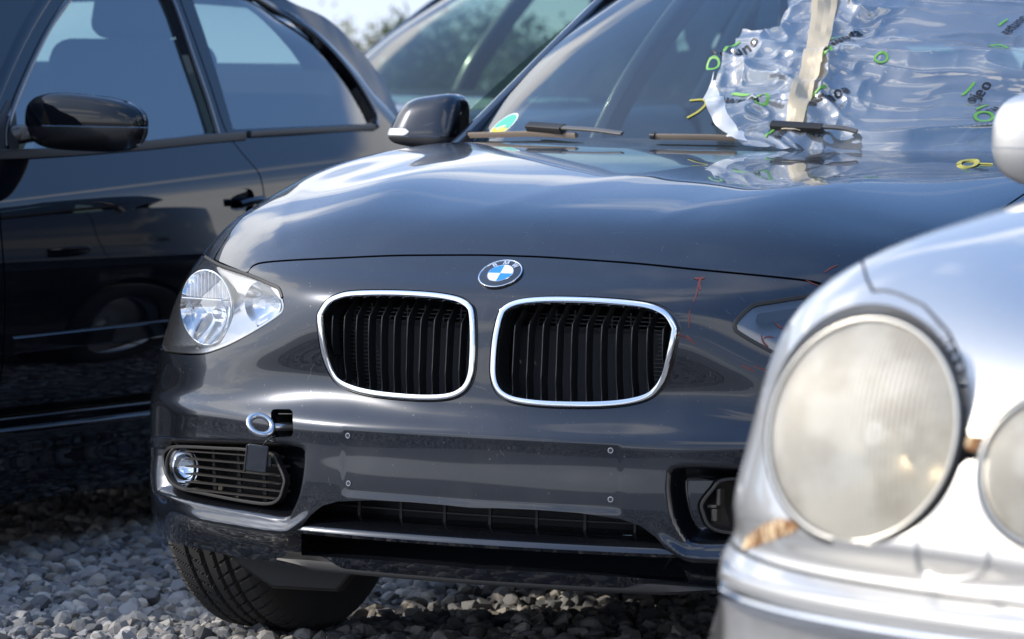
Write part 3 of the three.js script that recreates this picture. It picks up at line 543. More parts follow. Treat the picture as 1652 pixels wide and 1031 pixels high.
{ // fog lamp inserts
  const zoff = (px, py, o) => { const p = B.eye(px, py), r = ray(px, py); return V(p[0] + r[0] * o, p[1] + r[1] * o, p[2] + r[2] * o); };
  const slatG = [[728, 738], [740, 753], [752, 768], [764, 781], [777, 793], [789, 805]].map(([a, b], i) => {
    const path = [0, .25, .5, .75, 1].map(t => zoff(lerp(308, 457 + (i > 0 && i < 5 ? 3 : -6), t), lerp(a, b, t), .033));
    return sweep(curve(path, 16), [[-.013, -.0022], [.012, -.0012], [.0145, 0], [.012, .0012], [-.013, .0022]], { up: new THREE.Vector3(0, 1, 0) });
  });
  const rimP = inset(O.fog.pts, 3.5), rimG = sweep(rimP.map(p => zoff(p[0], p[1], .024)), rectSec(.0028, .007), { closed: true, up: new THREE.Vector3(-.25, 0, 1) });
  const pitG = ribbon(O.fog.pts.map(p => zoff(p[0], p[1], .02)), O.fog.pts.map(p => zoff(p[0], p[1], .085)));
  const backG = B.G.cut((X, Y, Z) => { if (X > 0 || Z > .6 || Y > .6) return -1; const [px, py] = mir(X, Y, Z); return O.fog(px, py) - 1; }, { offset: -.055, step: 2 });
  const a = new THREE.Vector3(-.3, 0, 1).normalize(), c = zoff(291.5, 754, .032);
  for (const s of [-1, 1]) {
    const k = s < 0 ? g => g : flipX;
    const fg = mesh('fog_lamp_insert', k(pitG), M.plastic, greyCar, s < 0 ? 'slatted black insert with a round fog lamp' : 'empty black fog lamp opening with broken mounts');
    mesh('backing', k(backG), M.cavity, fg); mesh('rim', k(rimG), M.plastic, fg);
    if (s < 0) {
      for (const g of slatG) mesh('slat', g, M.grime, fg);
      for (const x of [345, 385, 425]) mesh('rib', sweep([zoff(x, 722, .055), zoff(x + 2, 770, .055), zoff(x + 4, 812, .055)], rectSec(.002, .006)), M.plastic, fg);
      const bw = new THREE.SphereGeometry(.037, 40, 16, 0, 6.3, 1.9, 1.3); bw.rotateX(Math.PI / 2); const lamp = mesh('fog_lamp', place(bw, c, a), M.chrome, fg);
      const gl = new THREE.SphereGeometry(.043, 40, 14, 0, 6.3, 0, 1.02); gl.rotateX(Math.PI / 2); gl.translate(0, 0, -.022); mesh('lens', place(gl, c, a), phy([.85, .88, .92], { roughness: .04, transmission: 1, ior: 1.5, thickness: 0 }), lamp);
      mesh('lamp_ring', place(new THREE.TorusGeometry(.0385, .0030, 10, 48), c, a), M.plastic, lamp);
    } else for (const [x, y, w, h] of [[452, 775, .018, .006], [449, 788, .012, .022], [446, 760, .008, .03]]) { const p = zoff(x, y, .03); mesh('bracket', box(-p.x, p.y, p.z, w, h, .02, .002), M.grime, fg); }
  }
}
{ // towing eye in its square hole, with the cover dangling below
  const P = O.tow.pts.map(p => skin(p[0], p[1], -.002)), D = P.map(v => v.clone().add(new THREE.Vector3(.004, 0, -.06)));
  const h = mesh('towing_eye_socket', mergeGeometries([ribbon(P, D), box(D[0].x * .5 + D[4].x * .5, D[0].y * .5 + D[4].y * .5, D[0].z - .004, .05, .06, .006)]), M.cavity, greyCar);
  mesh('ledge', sweep([skin(446, 664, -.008), skin(468, 664, -.008)], rectSec(.002, .001)), M.trim, h);
  const c = skin(440, 686, .030), nrm = new THREE.Vector3(.42, .62, .66).normalize();
  const t = new THREE.TorusGeometry(.0205, .0056, 16, 48); t.scale(1.12, .92, 1);
  const eye = mesh('towing_eye', place(t, c, nrm, -.55), M.steel, greyCar);
  mesh('shank', sweep([c.clone().add(new THREE.Vector3(.014, -.004, -.014)), skin(458, 684, -.04)], circleSec(.0075, 14)), M.steel, eye);
  const cv = skin(424, 740, .014), bx = new RoundedBoxGeometry(.040, .050, .007, 3, .003); bx.rotateZ(-.10); bx.rotateY(.28); bx.translate(cv.x, cv.y, cv.z);
  const cover = mesh('towing_eye_cover', bx, phy([.020, .024, .032], { roughness: .35, clearcoat: .5 }), greyCar, 'square dark cover dangling below the towing eye');
  const clip = new RoundedBoxGeometry(.012, .018, .006, 2, .002); clip.translate(cv.x + .020, cv.y - .006, cv.z - .008); mesh('clip', clip, M.black, cover);
  const lip = new RoundedBoxGeometry(.003, .050, .010, 2, .001); lip.rotateZ(-.10); lip.rotateY(.28); lip.translate(cv.x - .020, cv.y, cv.z + .005); mesh('edge', lip, M.grime, cover);
  mesh('tether', sweep(curve([skin(441, 703, -.004), skin(437, 712, .012), cv.clone().add(new THREE.Vector3(.012, .024, 0))], 12), circleSec(.0012, 6)), M.trim, cover);
}
{ // low intake: blade, lip, bars
  const line = (y, dz, n = 41, w = .47) => Array.from({ length: n }, (_, i) => { const X = lerp(-w, w, i / (n - 1)); return V(X, y - .012 * (X / .45) ** 2 * 0, B.Zf(Math.abs(X), y) + dz); });
  const up = new THREE.Vector3(0, 1, 0);
  mesh('intake_blade', sweep(line(.292, .004, 41, .43), [[-.004, -.010], [.0, -.016], [.09, -.010], [.09, .020], [.03, .012], [.004, .002], [-.002, -.003]].map(([a, b]) => [-a, b]), { up }), M.greyCar, greyCar);
  mesh('lower_lip', sweep(line(.222, .006, 41, .43), [[-.002, -.008], [.002, -.014], [.10, -.014], [.10, .010], [.01, .008], [0, .004]].map(([a, b]) => [-a, b]), { up, scale: t => [1, .25 + .75 * sst(0, .10, Math.min(t, 1 - t))] }), M.black, greyCar);
  const bars = mesh('intake_mesh', sweep(line(.325, .085, 31, .42), rectSec(.004, .0016), { up }), M.plastic, greyCar);
  mesh('bar', sweep(line(.345, .085, 31, .40), rectSec(.004, .0016), { up }), M.plastic, bars);
  for (let k = -4; k <= 4; k++) mesh('upright', box(k * .09, .33, -B.Zf(Math.abs(k * .09), .33) - .083, .006, .06, .006, .001), M.plastic, bars);
  mesh('intake_backing', B.G.cut((X, Y, Z) => { if (Y > .46 || Z > .5) return -1; const [px, py] = mir(X, Y, Z); return O.intake(px, py) + 12; }, { offset: -.12, step: 3 }), M.cavity, greyCar);
  mesh('undertray', box(0, .215, -.75, 1.2, .02, 1.1, .008), M.cavity, greyCar);
  for (const f of [g => g, flipX]) {
    const pts = [[-.665, .225], [-.645, .175], [-.575, .138], [-.44, .140], [-.405, .18], [-.395, .235], [-.66, .24]];
    const sh = new THREE.Shape(pts.map(p => new THREE.Vector2(...p))), g = new THREE.ExtrudeGeometry(sh, { depth: .02, bevelEnabled: true, bevelSize: .006, bevelThickness: .006, bevelSegments: 2 }); g.translate(0, 0, -.37); mesh('wheel_deflector', f(g), M.plastic, greyCar);
  }
}
{ // screw holes of the missing plate
  for (const [x, y] of [[561, 703], [562, 780], [985, 727], [985, 806]]) { const at = skin(x, y, -.0002), n = skinN(x, y); const s = mesh('screw_hole', place(new THREE.CircleGeometry(.0032, 20), at.clone().addScaledVector(n, .0008), n), M.cavity, greyCar); mesh('burr', place(new THREE.TorusGeometry(.0042, .0009, 8, 24), at, n), std([.3, .32, .36], { roughness: .5 }), s); }
}
// ---- windscreen, pillars, roof, doors, cabin of the grey hatchback
const WS = (s, t) => {   // s across -1..1, t from cowl to roof
  const a = Math.abs(s), bx = .715 * s, by = .968 - .012 * a ** 3, bz = 1.185 + .275 * a ** 2.2, tx = .585 * s, ty = 1.392 - .070 * a ** 3, tz = 1.86 + .15 * a ** 2.2, b = .030 * Math.sin(Math.PI * clamp(t, -.1, 1.1));
  return [lerp(bx, tx, t), lerp(by, ty, t) + b * .8, lerp(bz, tz, t) - b * .55];
};
function solveOn(S, px, py, s = 0, t = .3) { for (let k = 0; k < 40; k++) { const p = pix(...S(s, t)), h = 1e-4, a = pix(...S(s + h, t)), b = pix(...S(s, t + h)); const j11 = (a[0] - p[0]) / h, j12 = (b[0] - p[0]) / h, j21 = (a[1] - p[1]) / h, j22 = (b[1] - p[1]) / h, ex = px - p[0], ey = py - p[1], D = j11 * j22 - j12 * j21; s += clamp((ex * j22 - ey * j12) / D, -.2, .2); t += clamp((j11 * ey - j21 * ex) / D, -.2, .2); } return [s, t]; }
const wsAt = (px, py, out = 0) => { const [s, t] = solveOn(WS, px, py), p = WS(s, t), h = 1e-3, a = WS(s + h, t), b = WS(s, t + h), u = a.map((v, i) => v - p[i]), w = b.map((v, i) => v - p[i]); let n = [u[1] * w[2] - u[2] * w[1], u[2] * w[0] - u[0] * w[2], u[0] * w[1] - u[1] * w[0]]; const l = Math.hypot(...n); n = n.map(v => v / l); if (n[2] > 0) n = n.map(v => -v); return V(p[0] + n[0] * out, p[1] + n[1] * out, p[2] + n[2] * out); };
function surf(S, nu, nv, { s0 = -1, s1 = 1, t0 = 0, t1 = 1, off = 0 } = {}) { const g = new Grid(nu, nv, (u, v) => { const p = S(lerp(s0, s1, u), lerp(t0, t1, v)); return [...p, p[0], p[1] + p[2]]; }).orient((x, y, z) => [x * .2, 1, -1]); return g.cut(null, { offset: off }); }
{
  mesh('windscreen', surf(WS, 48, 32), M.screen, greyCar);
  const frit = [surf(WS, 4, 24, { s0: -1, s1: -.945, off: -.003 }), surf(WS, 4, 24, { s0: .945, s1: 1, off: -.003 }), surf(WS, 40, 3, { s0: -.945, s1: .945, t0: .955, off: -.003 }), surf(WS, 40, 3, { s0: -.945, s1: .945, t0: -.02, t1: .06, off: -.003 }), surf(WS, 10, 6, { s0: -.09, s1: .09, t0: .83, t1: .955, off: -.003 })];
  mesh('black_border', mergeGeometries(frit), M.black, greyCar);
  const rail = s => [[.742, .930, 1.40], [.730, .968, 1.475], [.69, 1.085, 1.66], [.645, 1.215, 1.86], [.606, 1.328, 2.055], [.592, 1.372, 2.20], [.586, 1.398, 2.45], [.586, 1.400, 2.9], [.575, 1.372, 3.35], [.57, 1.30, 3.65]].map(p => V(p[0] * s, p[1], p[2]));
  for (const s of [-1, 1]) {
    const up = new THREE.Vector3(s * .35, .75, .55);
    const pl = mesh('windscreen_pillar', sweep(curve(rail(s), 80), [[-.021, -.022], [-.024, .006], [-.014, .019], [.004, .024], [.018, .018], [.024, .002], [.022, -.022]], { up }), M.greyCar, greyCar);
    mesh('pillar_trim', sweep(curve(rail(s).slice(0, 6).map(v => v.clone().add(new THREE.Vector3(-s * .024, -.002, .002))), 50), rectSec(.008, .010, .4), { up }), M.gloss, pl);
    mesh('centre_pillar', sweep(curve([V(s * .83, .93, 2.42), V(s * .76, 1.10, 2.46), V(s * .69, 1.24, 2.52), V(s * .60, 1.385, 2.58)], 16), rectSec(.045, .018, .4), { up: new THREE.Vector3(s, .4, 0) }), M.gloss, greyCar);
    mesh('rear_pillar', sweep(curve([V(s * .82, .96, 3.62), V(s * .74, 1.12, 3.58), V(s * .62, 1.34, 3.45)], 16), rectSec(.14, .03, .4), { up: new THREE.Vector3(s, .4, 0) }), M.greyCar, greyCar);
    const SG = (u, t) => { const z0 = lerp(1.50, 3.60, u), z1 = lerp(2.12, 3.45, u); return [s * (lerp(.835, .60, t) + .02 * Math.sin(Math.PI * t)), lerp(.945, 1.375, t), lerp(z0, z1, t)]; };
    mesh('side_window', new Grid(20, 10, (u, v) => SG(u, v)).orient(() => [s, 0, 0]).cut(null), M.tint, greyCar);
    // body side below the windows
    const prof = natural([.18, .25, .40, .55, .66, .74, .80, .90, .965], [.80, .845, .868, .872, .876, .884, .868, .852, .828]);
    const sideG = new Grid(160, 60, (u, v) => { const Z = lerp(1.20, 4.18, u), Y = lerp(.20, .955, v), tail = Math.max(0, Z - 3.5), taper = .03 * sst(1.6, 1.2, Z) * 0 + .22 * tail * tail; return [s * (prof(Y) - taper), Y, Z, Z, Y]; }).orient(() => [s, 0, 0]);
    const arch = (X, Y, Z) => Math.min(Math.hypot(Z - .766, Y - .316) - .345, Math.hypot(Z - 3.456, Y - .316) - .345, (Y - .22) + (Z > 1.1 ? 0 : -1));
    const seam = (Z, z) => Math.abs(Z - z) - .0025;
    mesh('front_door', sideG.cut((X, Y, Z) => Math.min(arch(X, Y, Z), seam(Z, 2.46), seam(Z, 1.30), Z - 1.30, 2.46 - Z), { flange: .02 }), M.greyCar, greyCar);
    mesh('rear_door', sideG.cut((X, Y, Z) => Math.min(arch(X, Y, Z), Z - 2.465, 3.30 - Z), { flange: .02 }), M.greyCar, greyCar);
    mesh('rear_wing', sideG.cut((X, Y, Z) => Math.min(arch(X, Y, Z), Z - 3.305), { flange: .02 }), M.greyCar, greyCar);
    for (const z of [2.30, 3.12]) mesh('door_handle', sweep(curve([V(s * .868, .80, z - .10), V(s * .895, .803, z - .07), V(s * .897, .808, z + .05), V(s * .868, .808, z + .09)], 16), circleSec(.011, 10, .016), {}), M.greyCar, greyCar);
    mesh('window_line', sweep([V(s * .835, .950, 1.72), V(s * .838, .962, 2.4), V(s * .83, .985, 3.55)], rectSec(.008, .012)), M.black, greyCar);
  }
  const roof = (u, t) => { const x = lerp(-1, 1, u), z = lerp(1.86, 3.75, t), a = Math.abs(x); return [x * lerp(.585, .57, t), 1.392 + .032 * Math.sin(Math.PI * clamp((z - 1.7) / 2.3)) - .045 * a ** 3 - .10 * sst(2.9, 3.9, z), z + (1 - t) * .15 * a ** 2.2]; };
  const rg = new Grid(30, 40, roof).orient(() => [0, 1, 0]);
  mesh('roof', rg.cut(null), M.greyCar, greyCar); mesh('headliner', rg.cut(null, { offset: -.03, step: 2 }), std([.16, .16, .16], { roughness: .95 }), greyCar);
  mesh('tailgate', new Grid(20, 20, (u, v) => [lerp(-.82, .82, u) * lerp(1, .70, v), lerp(.3, 1.32, v), 4.20 - .50 * sst(.5, 1, v) - .12 * (u - .5) ** 2 * 4 + .04 * Math.sin(v * 3)]).orient(() => [0, 0, 1]).cut((X, Y, Z) => Y > .98 && Y < 1.26 && Math.abs(X) < .52 ? -1 : 1), M.greyCar, greyCar);
  mesh('rear_window', new Grid(8, 8, (u, v) => [lerp(-.62, .62, u) * lerp(1, .85, v), lerp(.95, 1.30, v), lerp(4.10, 3.74, v)]).orient(() => [0, 0, 1]).cut(null), M.tint, greyCar);
  mesh('cabin_floor', box(0, .34, -2.6, 1.5, .04, 2.9), M.cavity, greyCar);
  const dash = [[1.30, .90], [1.36, .945], [1.55, .955], [1.72, .93], [1.80, .88], [1.82, .70], [1.60, .55], [1.30, .55]];
  const ds = new THREE.Shape(dash.map(p => new THREE.Vector2(...p))), dg = new THREE.ExtrudeGeometry(ds, { depth: 1.36, bevelEnabled: true, bevelSize: .01, bevelThickness: .01, bevelSegments: 2 }); dg.rotateY(Math.PI / 2); dg.translate(-.68, 0, 0);
  mesh('dashboard', dg, M.cloth, greyCar);
  mesh('cowl', sweep(curve([-1, -.6, -.2, .2, .6, 1].map(s => { const p = WS(s, -.02); return V(p[0], p[1] - .004, p[2] - .03); }), 40), rectSec(.04, .006, .4), { up: new THREE.Vector3(0, 1, .2) }), M.black, greyCar);
  for (const x of [-.37, .37]) {
    const seat = mesh('front_seat', box(x, .62, -2.45, .50, .16, .52, .06), M.cloth, greyCar);
    const bk = box(0, .30, 0, .48, .62, .14, .06); bk.rotateX(-.30 * -1); bk.rotateX(-.6); bk.translate(x, .64, -2.62); mesh('backrest', bk, M.cloth, seat);
    const hr = box(0, .70, -.0, .26, .17, .09, .04); hr.rotateX(-.28); hr.translate(x, .64, -2.62); mesh('headrest', hr, M.cloth, seat);
  }
  const rs = mesh('rear_seat', box(0, .60, -3.25, 1.25, .16, .48, .06), M.cloth, greyCar); { const b = box(0, .30, 0, 1.25, .58, .14, .06); b.rotateX(-.35); b.translate(0, .62, -3.42); mesh('backrest', b, M.cloth, rs); }
  const sw = new THREE.TorusGeometry(.18, .015, 10, 40); sw.rotateX(-.45); sw.translate(.37, .90, -1.98); mesh('steering_wheel', sw, M.black, greyCar);
}
{ // wipers
  const wip = (blade, arm, hub, lift = 0) => {
    const w = mesh('wiper', sweep(curve(blade.map(p => wsAt(p[0], p[1], .016)), 24), [[-.005, -.006], [-.0042, .002], [0, .0055], [.0042, .002], [.005, -.006]], { up: new THREE.Vector3(0, .8, .6) }), std([.16, .13, .105], { roughness: .45 }), greyCar);
    mesh('arm', sweep(curve(arm.map((p, i) => wsAt(p[0], p[1], (p[2] ?? .030) + lift)), 24), rectSec(.0055, .003, .4), { up: new THREE.Vector3(0, .8, .6) }), std([.10, .095, .09], { roughness: .4 }), w);
    mesh('joint', sweep(hub.map(p => wsAt(p[0], p[1], .026 + lift)), rectSec(.010, .008, .3), { up: new THREE.Vector3(0, .8, .6) }), M.black, w);
    mesh('end_cap', sweep(blade.slice(0, 2).map((p, i) => wsAt(i ? lerp(blade[0][0], p[0], .10) : p[0] - 2, p[1], .017)), rectSec(.006, .006, .4), { up: new THREE.Vector3(0, .8, .6) }), M.trim, w);
  };
  wip([[759, 226], [810, 225], [870, 224], [935, 227]], [[862, 220], [920, 224], [970, 228], [1012, 234]], [[864, 219], [918, 224]]);
  wip([[1056, 229], [1110, 229.5], [1150, 230], [1190, 232]], [[1248, 229], [1330, 233], [1365, 236], [1384, 241]], [[1250, 229], [1330, 234]], .016);
}
{ // door mirrors
  const mir1 = s => {
    const k = s < 0 ? g => g : flipX;
    const shell = new Grid(60, 40, (u, v) => {
      const a = u * 2 * Math.PI, b = (v - .5) * Math.PI, e = .42, p = (c, w) => Math.sign(c) * Math.abs(c) ** w;
      let x = p(Math.cos(b), e) * p(Math.cos(a), .5), z = p(Math.cos(b), e) * p(Math.sin(a), .5), y = p(Math.sin(b), .6);
      const top = .5 + .5 * y, w = .088 - .016 * top;
      const X = -.860 + x * w + .014 * top - .012 * (x < 0 ? -x * (1 - top) : 0), Y = 1.022 + y * (.058 + .010 * x), Z = 1.575 + z * .070 + .030 * top * (z < 0 ? 1 : .2) + .02 * (x < 0 ? x * x : 0);
      return [X, Y, Z];
    }).orient((x, y, z) => [x + .86, y - 1.02, z - 1.575]);
    const m = mesh('door_mirror', k(shell.cut((X, Y, Z) => Y - .990)), M.greyCar, greyCar);
    mesh('lower_shell', k(shell.cut((X, Y, Z) => .9885 - Y)), M.trim, m);
    mesh('indicator', k(shell.cut((X, Y, Z) => Math.min(Y - .9915, 1.006 - Y, -.868 - X, 1.60 - Z), { offset: .0015, flange: .003 })), phy([.8, .8, .8], { roughness: .15, clearcoat: 1 }), m);
    mesh('foot', k(sweep([V(-.82, .985, 1.57), V(-.78, .965, 1.60), V(-.73, .955, 1.62)], rectSec(.035, .02, .4))), M.trim, m);
  };
  mir1(-1); mir1(1);
}
{ // front and rear wheels
  const tyre = (() => {
    const pos = [], idx = [], uv = [], n = 720, pr = [];
    const sec = [[-.085, .20], [-.098, .215], [-.106, .25], [-.106, .275], [-.100, .297], [-.092, .308], [-.080, .313]]; for (const p of sec) pr.push(p);
    for (let i = 1; i < 64; i++) { const x = lerp(-.080, .080, i / 64); pr.push([x, .3165 - .0035 * (x / .08) ** 2]); }
    for (const p of [...sec].reverse()) pr.push([-p[0], p[1]]);
    const m = pr.length;
    for (let i = 0; i <= n; i++) for (let j = 0; j < m; j++) {
      let [x, r] = pr[j]; const a = i / n * 2 * Math.PI, ax = Math.abs(x);
      if (r > .305) { let d = 0; for (const g of [-.045, -.012, .018, .046]) if (Math.abs(x - g) < .0045) d = .009; const q = a * .316 / .030 + (x < 0 ? 1 : -1) * x * 22 + (Math.abs(x) > .05 ? 3 * ax : 0), f = q - Math.floor(q); if (f < .17 && Math.abs(x) > .008) d = .008; r -= d; }
      pos.push(x, r * Math.sin(a), r * Math.cos(a)); uv.push(a, x);
    }
    for (let i = 0; i < n; i++) for (let j = 0; j < m - 1; j++) { const p = i * m + j; idx.push(p, p + 1, p + m + 1, p, p + m + 1, p + m); }
    return creased(geo(pos, null, uv, idx), .6);
  })();
  M.tyre = tyre;
  const rim = new THREE.LatheGeometry([[.0, .04], [.06, .045], [.07, .03], [.19, .035], [.205, .06], [.212, .09], [.205, -.09], [.19, -.06]].map(p => new THREE.Vector2(...p)), 48); rim.rotateZ(Math.PI / 2);
  M.rim = rim;
  for (const [x, z, st] of [[-.768, .766, -.10], [.768, .766, -.10], [-.775, 3.456, 0], [.775, 3.456, 0]]) {
    const w = mesh('wheel', x < 0 ? rim : flipX(rim), M.steel, greyCar); w.position.set(x, .312, -z); w.rotation.y = st;
    mesh('tyre', tyre, M.rubber, w);
  }
  for (const s of [-1, 1]) for (const zc of [.766, 3.456]) { const a0 = [], a1 = []; for (let i = 0; i <= 28; i++) { const a = lerp(-.25, Math.PI + .25, i / 28); a0.push(V(s * .86, .33 + .355 * Math.sin(a), zc + .355 * Math.cos(a))); a1.push(V(s * .55, .33 + .355 * Math.sin(a), zc + .355 * Math.cos(a))); } mesh('wheel_liner', ribbon(a0, a1, false), M.cavity, greyCar); }
}
// ---------------------------------------------------------------- the black three-door hatchback beside it
const blackCar = thing('black_hatchback', 'black three-door hatchback seen along its side, beside the grey hatchback', 'car');
function borrow(names, parent, matrix, paintTo, extra = {}) {   // copies of plain parts of the grey hatchback in another body
  for (const c of [...greyCar.children]) {
    const base = c.name.replace(/_\d{3}$/, ''); if (!names.includes(base)) continue;
    const k = c.clone(); k.name = base; k.userData = {}; k.traverse(m => { if (m.isMesh) { m.material = m.material === M.greyCar ? paintTo : extra[base] || m.material; m.userData = {}; } });
    k.applyMatrix4(matrix); numbered(k, parent); parent.add(k);
  }
}
{
  const XC = -2.665, XS = -1.775;
  const creaseY = Z => .828 + (Z - 1.29) * .0415 - .006 * (Z - 2.2) ** 2 * 0;
  const low = pchip([.08, .12, .18, .25, .292, .305, .335, .345, .40, .50, .60, .70, .80], [-.20, -.125, -.070, -.045, -.026, -.024, -.058, -.050, -.020, -.004, 0, -.005, -.014]);
  const off = (Y, Z) => {
    const c = creaseY(Z); let o;
    if (Y < .70) o = low(Y); else { const r = Y - c, a = -.014 - .09 * (Y - .80), b = -.0255 - .52 * r; o = smin(a - .0 * r, b + .004, .006) + (Y < .80 ? (low(Y) - (-.014 - .09 * (Y - .80))) * sst(.80, .70, Y) : 0); }
    if (Y > .955) { const q = Y - .955; o -= .10 * q * q + .0 * q; }
    const tail = Math.max(0, Z - 3.0); o -= .10 * tail * tail;
    const nose = Math.max(0, 1.1 - Z); o -= .10 * nose * nose;
    return o;
  };
  const rearLine = below([[380, -70], [440, -18], [468, 2], [523, 27], [583, 83], [614, 122], [650, 161], [676, 200], [700, 250], [720, 330], [730, 420], [735, 700]]);
  const SX = (Y, Z) => { let x = XS + off(Y, Z); const e = rearLine(...pix(x, Y, Z)); if (e < 75) { const k = clamp(1 - e / 75); x -= .085 * k * k * k; } return x; };
  const eyeS = (px, py, o = 0) => { const r = ray(px, py); let a = 7, b = 13; const f = t => { const p = along(r, t); return p[0] - (XS + off(p[1], p[2])); }; for (let k = 0; k < 40; k++) { const m = .5 * (a + b); if (f(m) > 0) a = m; else b = m; } const p = along(r, a); return V(p[0] + o, p[1], p[2]); };
  const g = new Grid(330, 200, (u, v) => { const Z = lerp(.95, 3.75, u), Y = lerp(.10, 1.375, v); return [SX(Y, Z), Y, Z, Z, Y]; }).orient(() => [1, 0, 0]);
  const P = (X, Y, Z) => pix(X, Y, Z);
  const win1 = outline([[16, 243], [14, 215], [24, 175], [52, 108], [84, 46], [112, 6], [150, -35], [200, -50], [258, -40], [276, 10], [304, 90], [330, 165], [346, 214], [290, 221], [200, 231], [100, 239]], false);
  const win2 = outline([[304, -30], [311, 0], [330, 55], [356, 138], [376, 209], [450, 206], [540, 202], [604, 199], [602, 188], [575, 140], [540, 92], [505, 52], [470, 22], [430, 2], [400, -10], [350, -25]], false);
  const arch = (X, Y, Z) => Math.min(Math.hypot(Z - .86, Y - .316) - .355, Math.hypot(Z - 3.44, Y - .316) - .355) * 700;
  const rearSeam = pchip([.1, .34, .60, .80, .881, .94, .99, 1.1, 1.4], [2.55, 2.555, 2.565, 2.565, 2.552, 2.505, 2.475, 2.50, 2.58]);
  const sill = (X, Y, Z) => (Y - .338) * 700;
  const door = (X, Y, Z) => Math.min((Z - 1.312 + .02 * (Y - .5)) * 700, (rearSeam(Y) - Z) * 700, sill(X, Y, Z));
  const F2 = 2.1;
  const cup = outline([[359, 312], [362, 307], [375, 304.5], [398, 304], [407, 308], [411, 320], [409, 334], [400, 346], [380, 352], [368, 349], [362, 336]]);
  mesh('door', g.cut((X, Y, Z) => { const [px, py] = P(X, Y, Z); return Math.min(door(X, Y, Z) - F2, -win1(px, py), rearLine(px, py), -cup(px, py)); }, { flange: .018 }), M.blackCar, blackCar);
  mesh('front_wing', g.cut((X, Y, Z) => Math.min((1.312 - .02 * (Y - .5) - Z) * 700 - F2, arch(X, Y, Z), sill(X, Y, Z), (.97 - Y) * 700), { flange: .018 }), M.blackCar, blackCar);
  mesh('quarter_panel', g.cut((X, Y, Z) => { const [px, py] = P(X, Y, Z); return Math.min(-(rearSeam(Y) - Z) * 700 - F2, -win2(px, py), arch(X, Y, Z), rearLine(px, py), sill(X, Y, Z)); }, { flange: .018 }), M.blackCar, blackCar);
  mesh('sill', g.cut((X, Y, Z) => Math.min(-sill(X, Y, Z) - F2, arch(X, Y, Z), (Y - .125) * 700), { flange: .03 }), M.blackCar, blackCar);
  mesh('inner_panel', g.cut((X, Y, Z) => { const [px, py] = P(X, Y, Z); return Math.min(-win1(px, py) - 2, -win2(px, py) - 2, -cup(px, py) - 6, arch(X, Y, Z) - 8, (3.70 - Z) * 700, (Y - .13) * 700, rearLine(px, py) - 6); }, { offset: -.02, step: 3 }), M.cavity, blackCar);
  const far = new Grid(80, 50, (u, v) => { const Z = lerp(.95, 3.75, u), Y = lerp(.10, 1.375, v); return [2 * XC - SX(Y, Z), Y, Z, Z, Y]; }).orient(() => [-1, 0, 0]);
  const flipP = (X, Y, Z) => P(2 * XC - X, Y, Z);
  mesh('far_side', far.cut((X, Y, Z) => { const [px, py] = flipP(X, Y, Z); return Math.min(-win1(px, py), -win2(px, py), arch(X, Y, Z), rearLine(px, py), (Y - .125) * 700); }), M.blackCar, blackCar);
  const glassA = phy([.60, .76, .78], { roughness: .02, transmission: 1, ior: 2.6, thickness: 0 });
  for (const [n, w] of [['door_window', win1], ['quarter_window', win2]]) {
    mesh(n, g.cut((X, Y, Z) => w(...P(X, Y, Z)) + 6, { offset: -.012 }), glassA, blackCar);
    mesh('far_' + n, far.cut((X, Y, Z) => w(...flipP(X, Y, Z)) + 6, { offset: -.012 }), glassA, blackCar);
  }
  for (const [pts, w] of [[[[9, 238], [9, 212], [20, 172], [48, 105], [80, 42], [108, 2], [140, -28]], .006], [[[264, -25], [280, 10], [308, 90], [334, 165], [350, 218]], .0065], [[[606, 203], [607, 190], [580, 140], [545, 92], [510, 51], [474, 19], [430, -4], [390, -16]], .0085]])
    mesh('window_seal', sweep(curve(pts.map(p => { const v = eyeS(p[0], p[1]); v.x = SX(v.y, -v.z) + .003; return v; }), 60), rectSec(w, .005, .4), { up: new THREE.Vector3(1, .4, 0) }), M.gloss, blackCar);
  const bar = (a, w, h, m, n, o = .004) => mesh(n, sweep(curve(a.map(p => eyeS(p[0], p[1], o)), 30), rectSec(h, w, .3), { up: new THREE.Vector3(1, 0, 0) }), m, blackCar);
  bar([[-60, 250], [40, 248], [200, 237], [352, 222], [392, 219]], .006, .011, M.trim, 'belt_moulding');
  bar([[400, 216], [500, 210], [602, 205]], .006, .008, M.trim, 'belt_moulding');
  // rubbing strip along the door
  const strip = z => eyeS; const mp = []; for (let i = 0; i <= 20; i++) { const Z = lerp(1.335, 2.545, i / 20), Y = .503 + (Z - 1.335) * .016; mp.push(V(XS + off(Y, Z) + .004, Y, Z)); }
  mesh('rubbing_strip', sweep(mp, [[-.0205, -.006], [-.0205, .004], [-.016, .009], [.015, .0095], [.0195, .005], [.0205, -.006]], { up: new THREE.Vector3(1, 0, 0) }), M.blackCar, blackCar);
  // door handle in its cup
  mesh('handle_cup', g.cut((X, Y, Z) => cup(...P(X, Y, Z)) + 1, { offset: p => -.004 - .030 * sst(0, 15, cup(...P(...p))) }), M.blackCar, blackCar);
  mesh('door_handle', sweep(curve([[384, 330], [392, 326], [403, 323], [413, 322], [424, 325]].map((p, i) => eyeS(p[0], p[1], [.004, .014, .02, .018, .0][i])), 24), circleSec(.010, 10, .015), { up: new THREE.Vector3(1, 0, 0) }), M.blackCar, blackCar);
  // front pillar and the frame beside it
  const pil = mesh('windscreen_pillar', sweep(curve([[-34, 228], [-6, 160], [20, 100], [46, 48], [72, 5], [104, -40], [150, -75]].map(p => eyeS(p[0], p[1], -.012)), 50), [[-.020, -.03], [-.024, .004], [-.008, .016], [.012, .014], [.022, -.004], [.02, -.03]], { up: new THREE.Vector3(1, .35, .2) }), M.blackCar, blackCar);
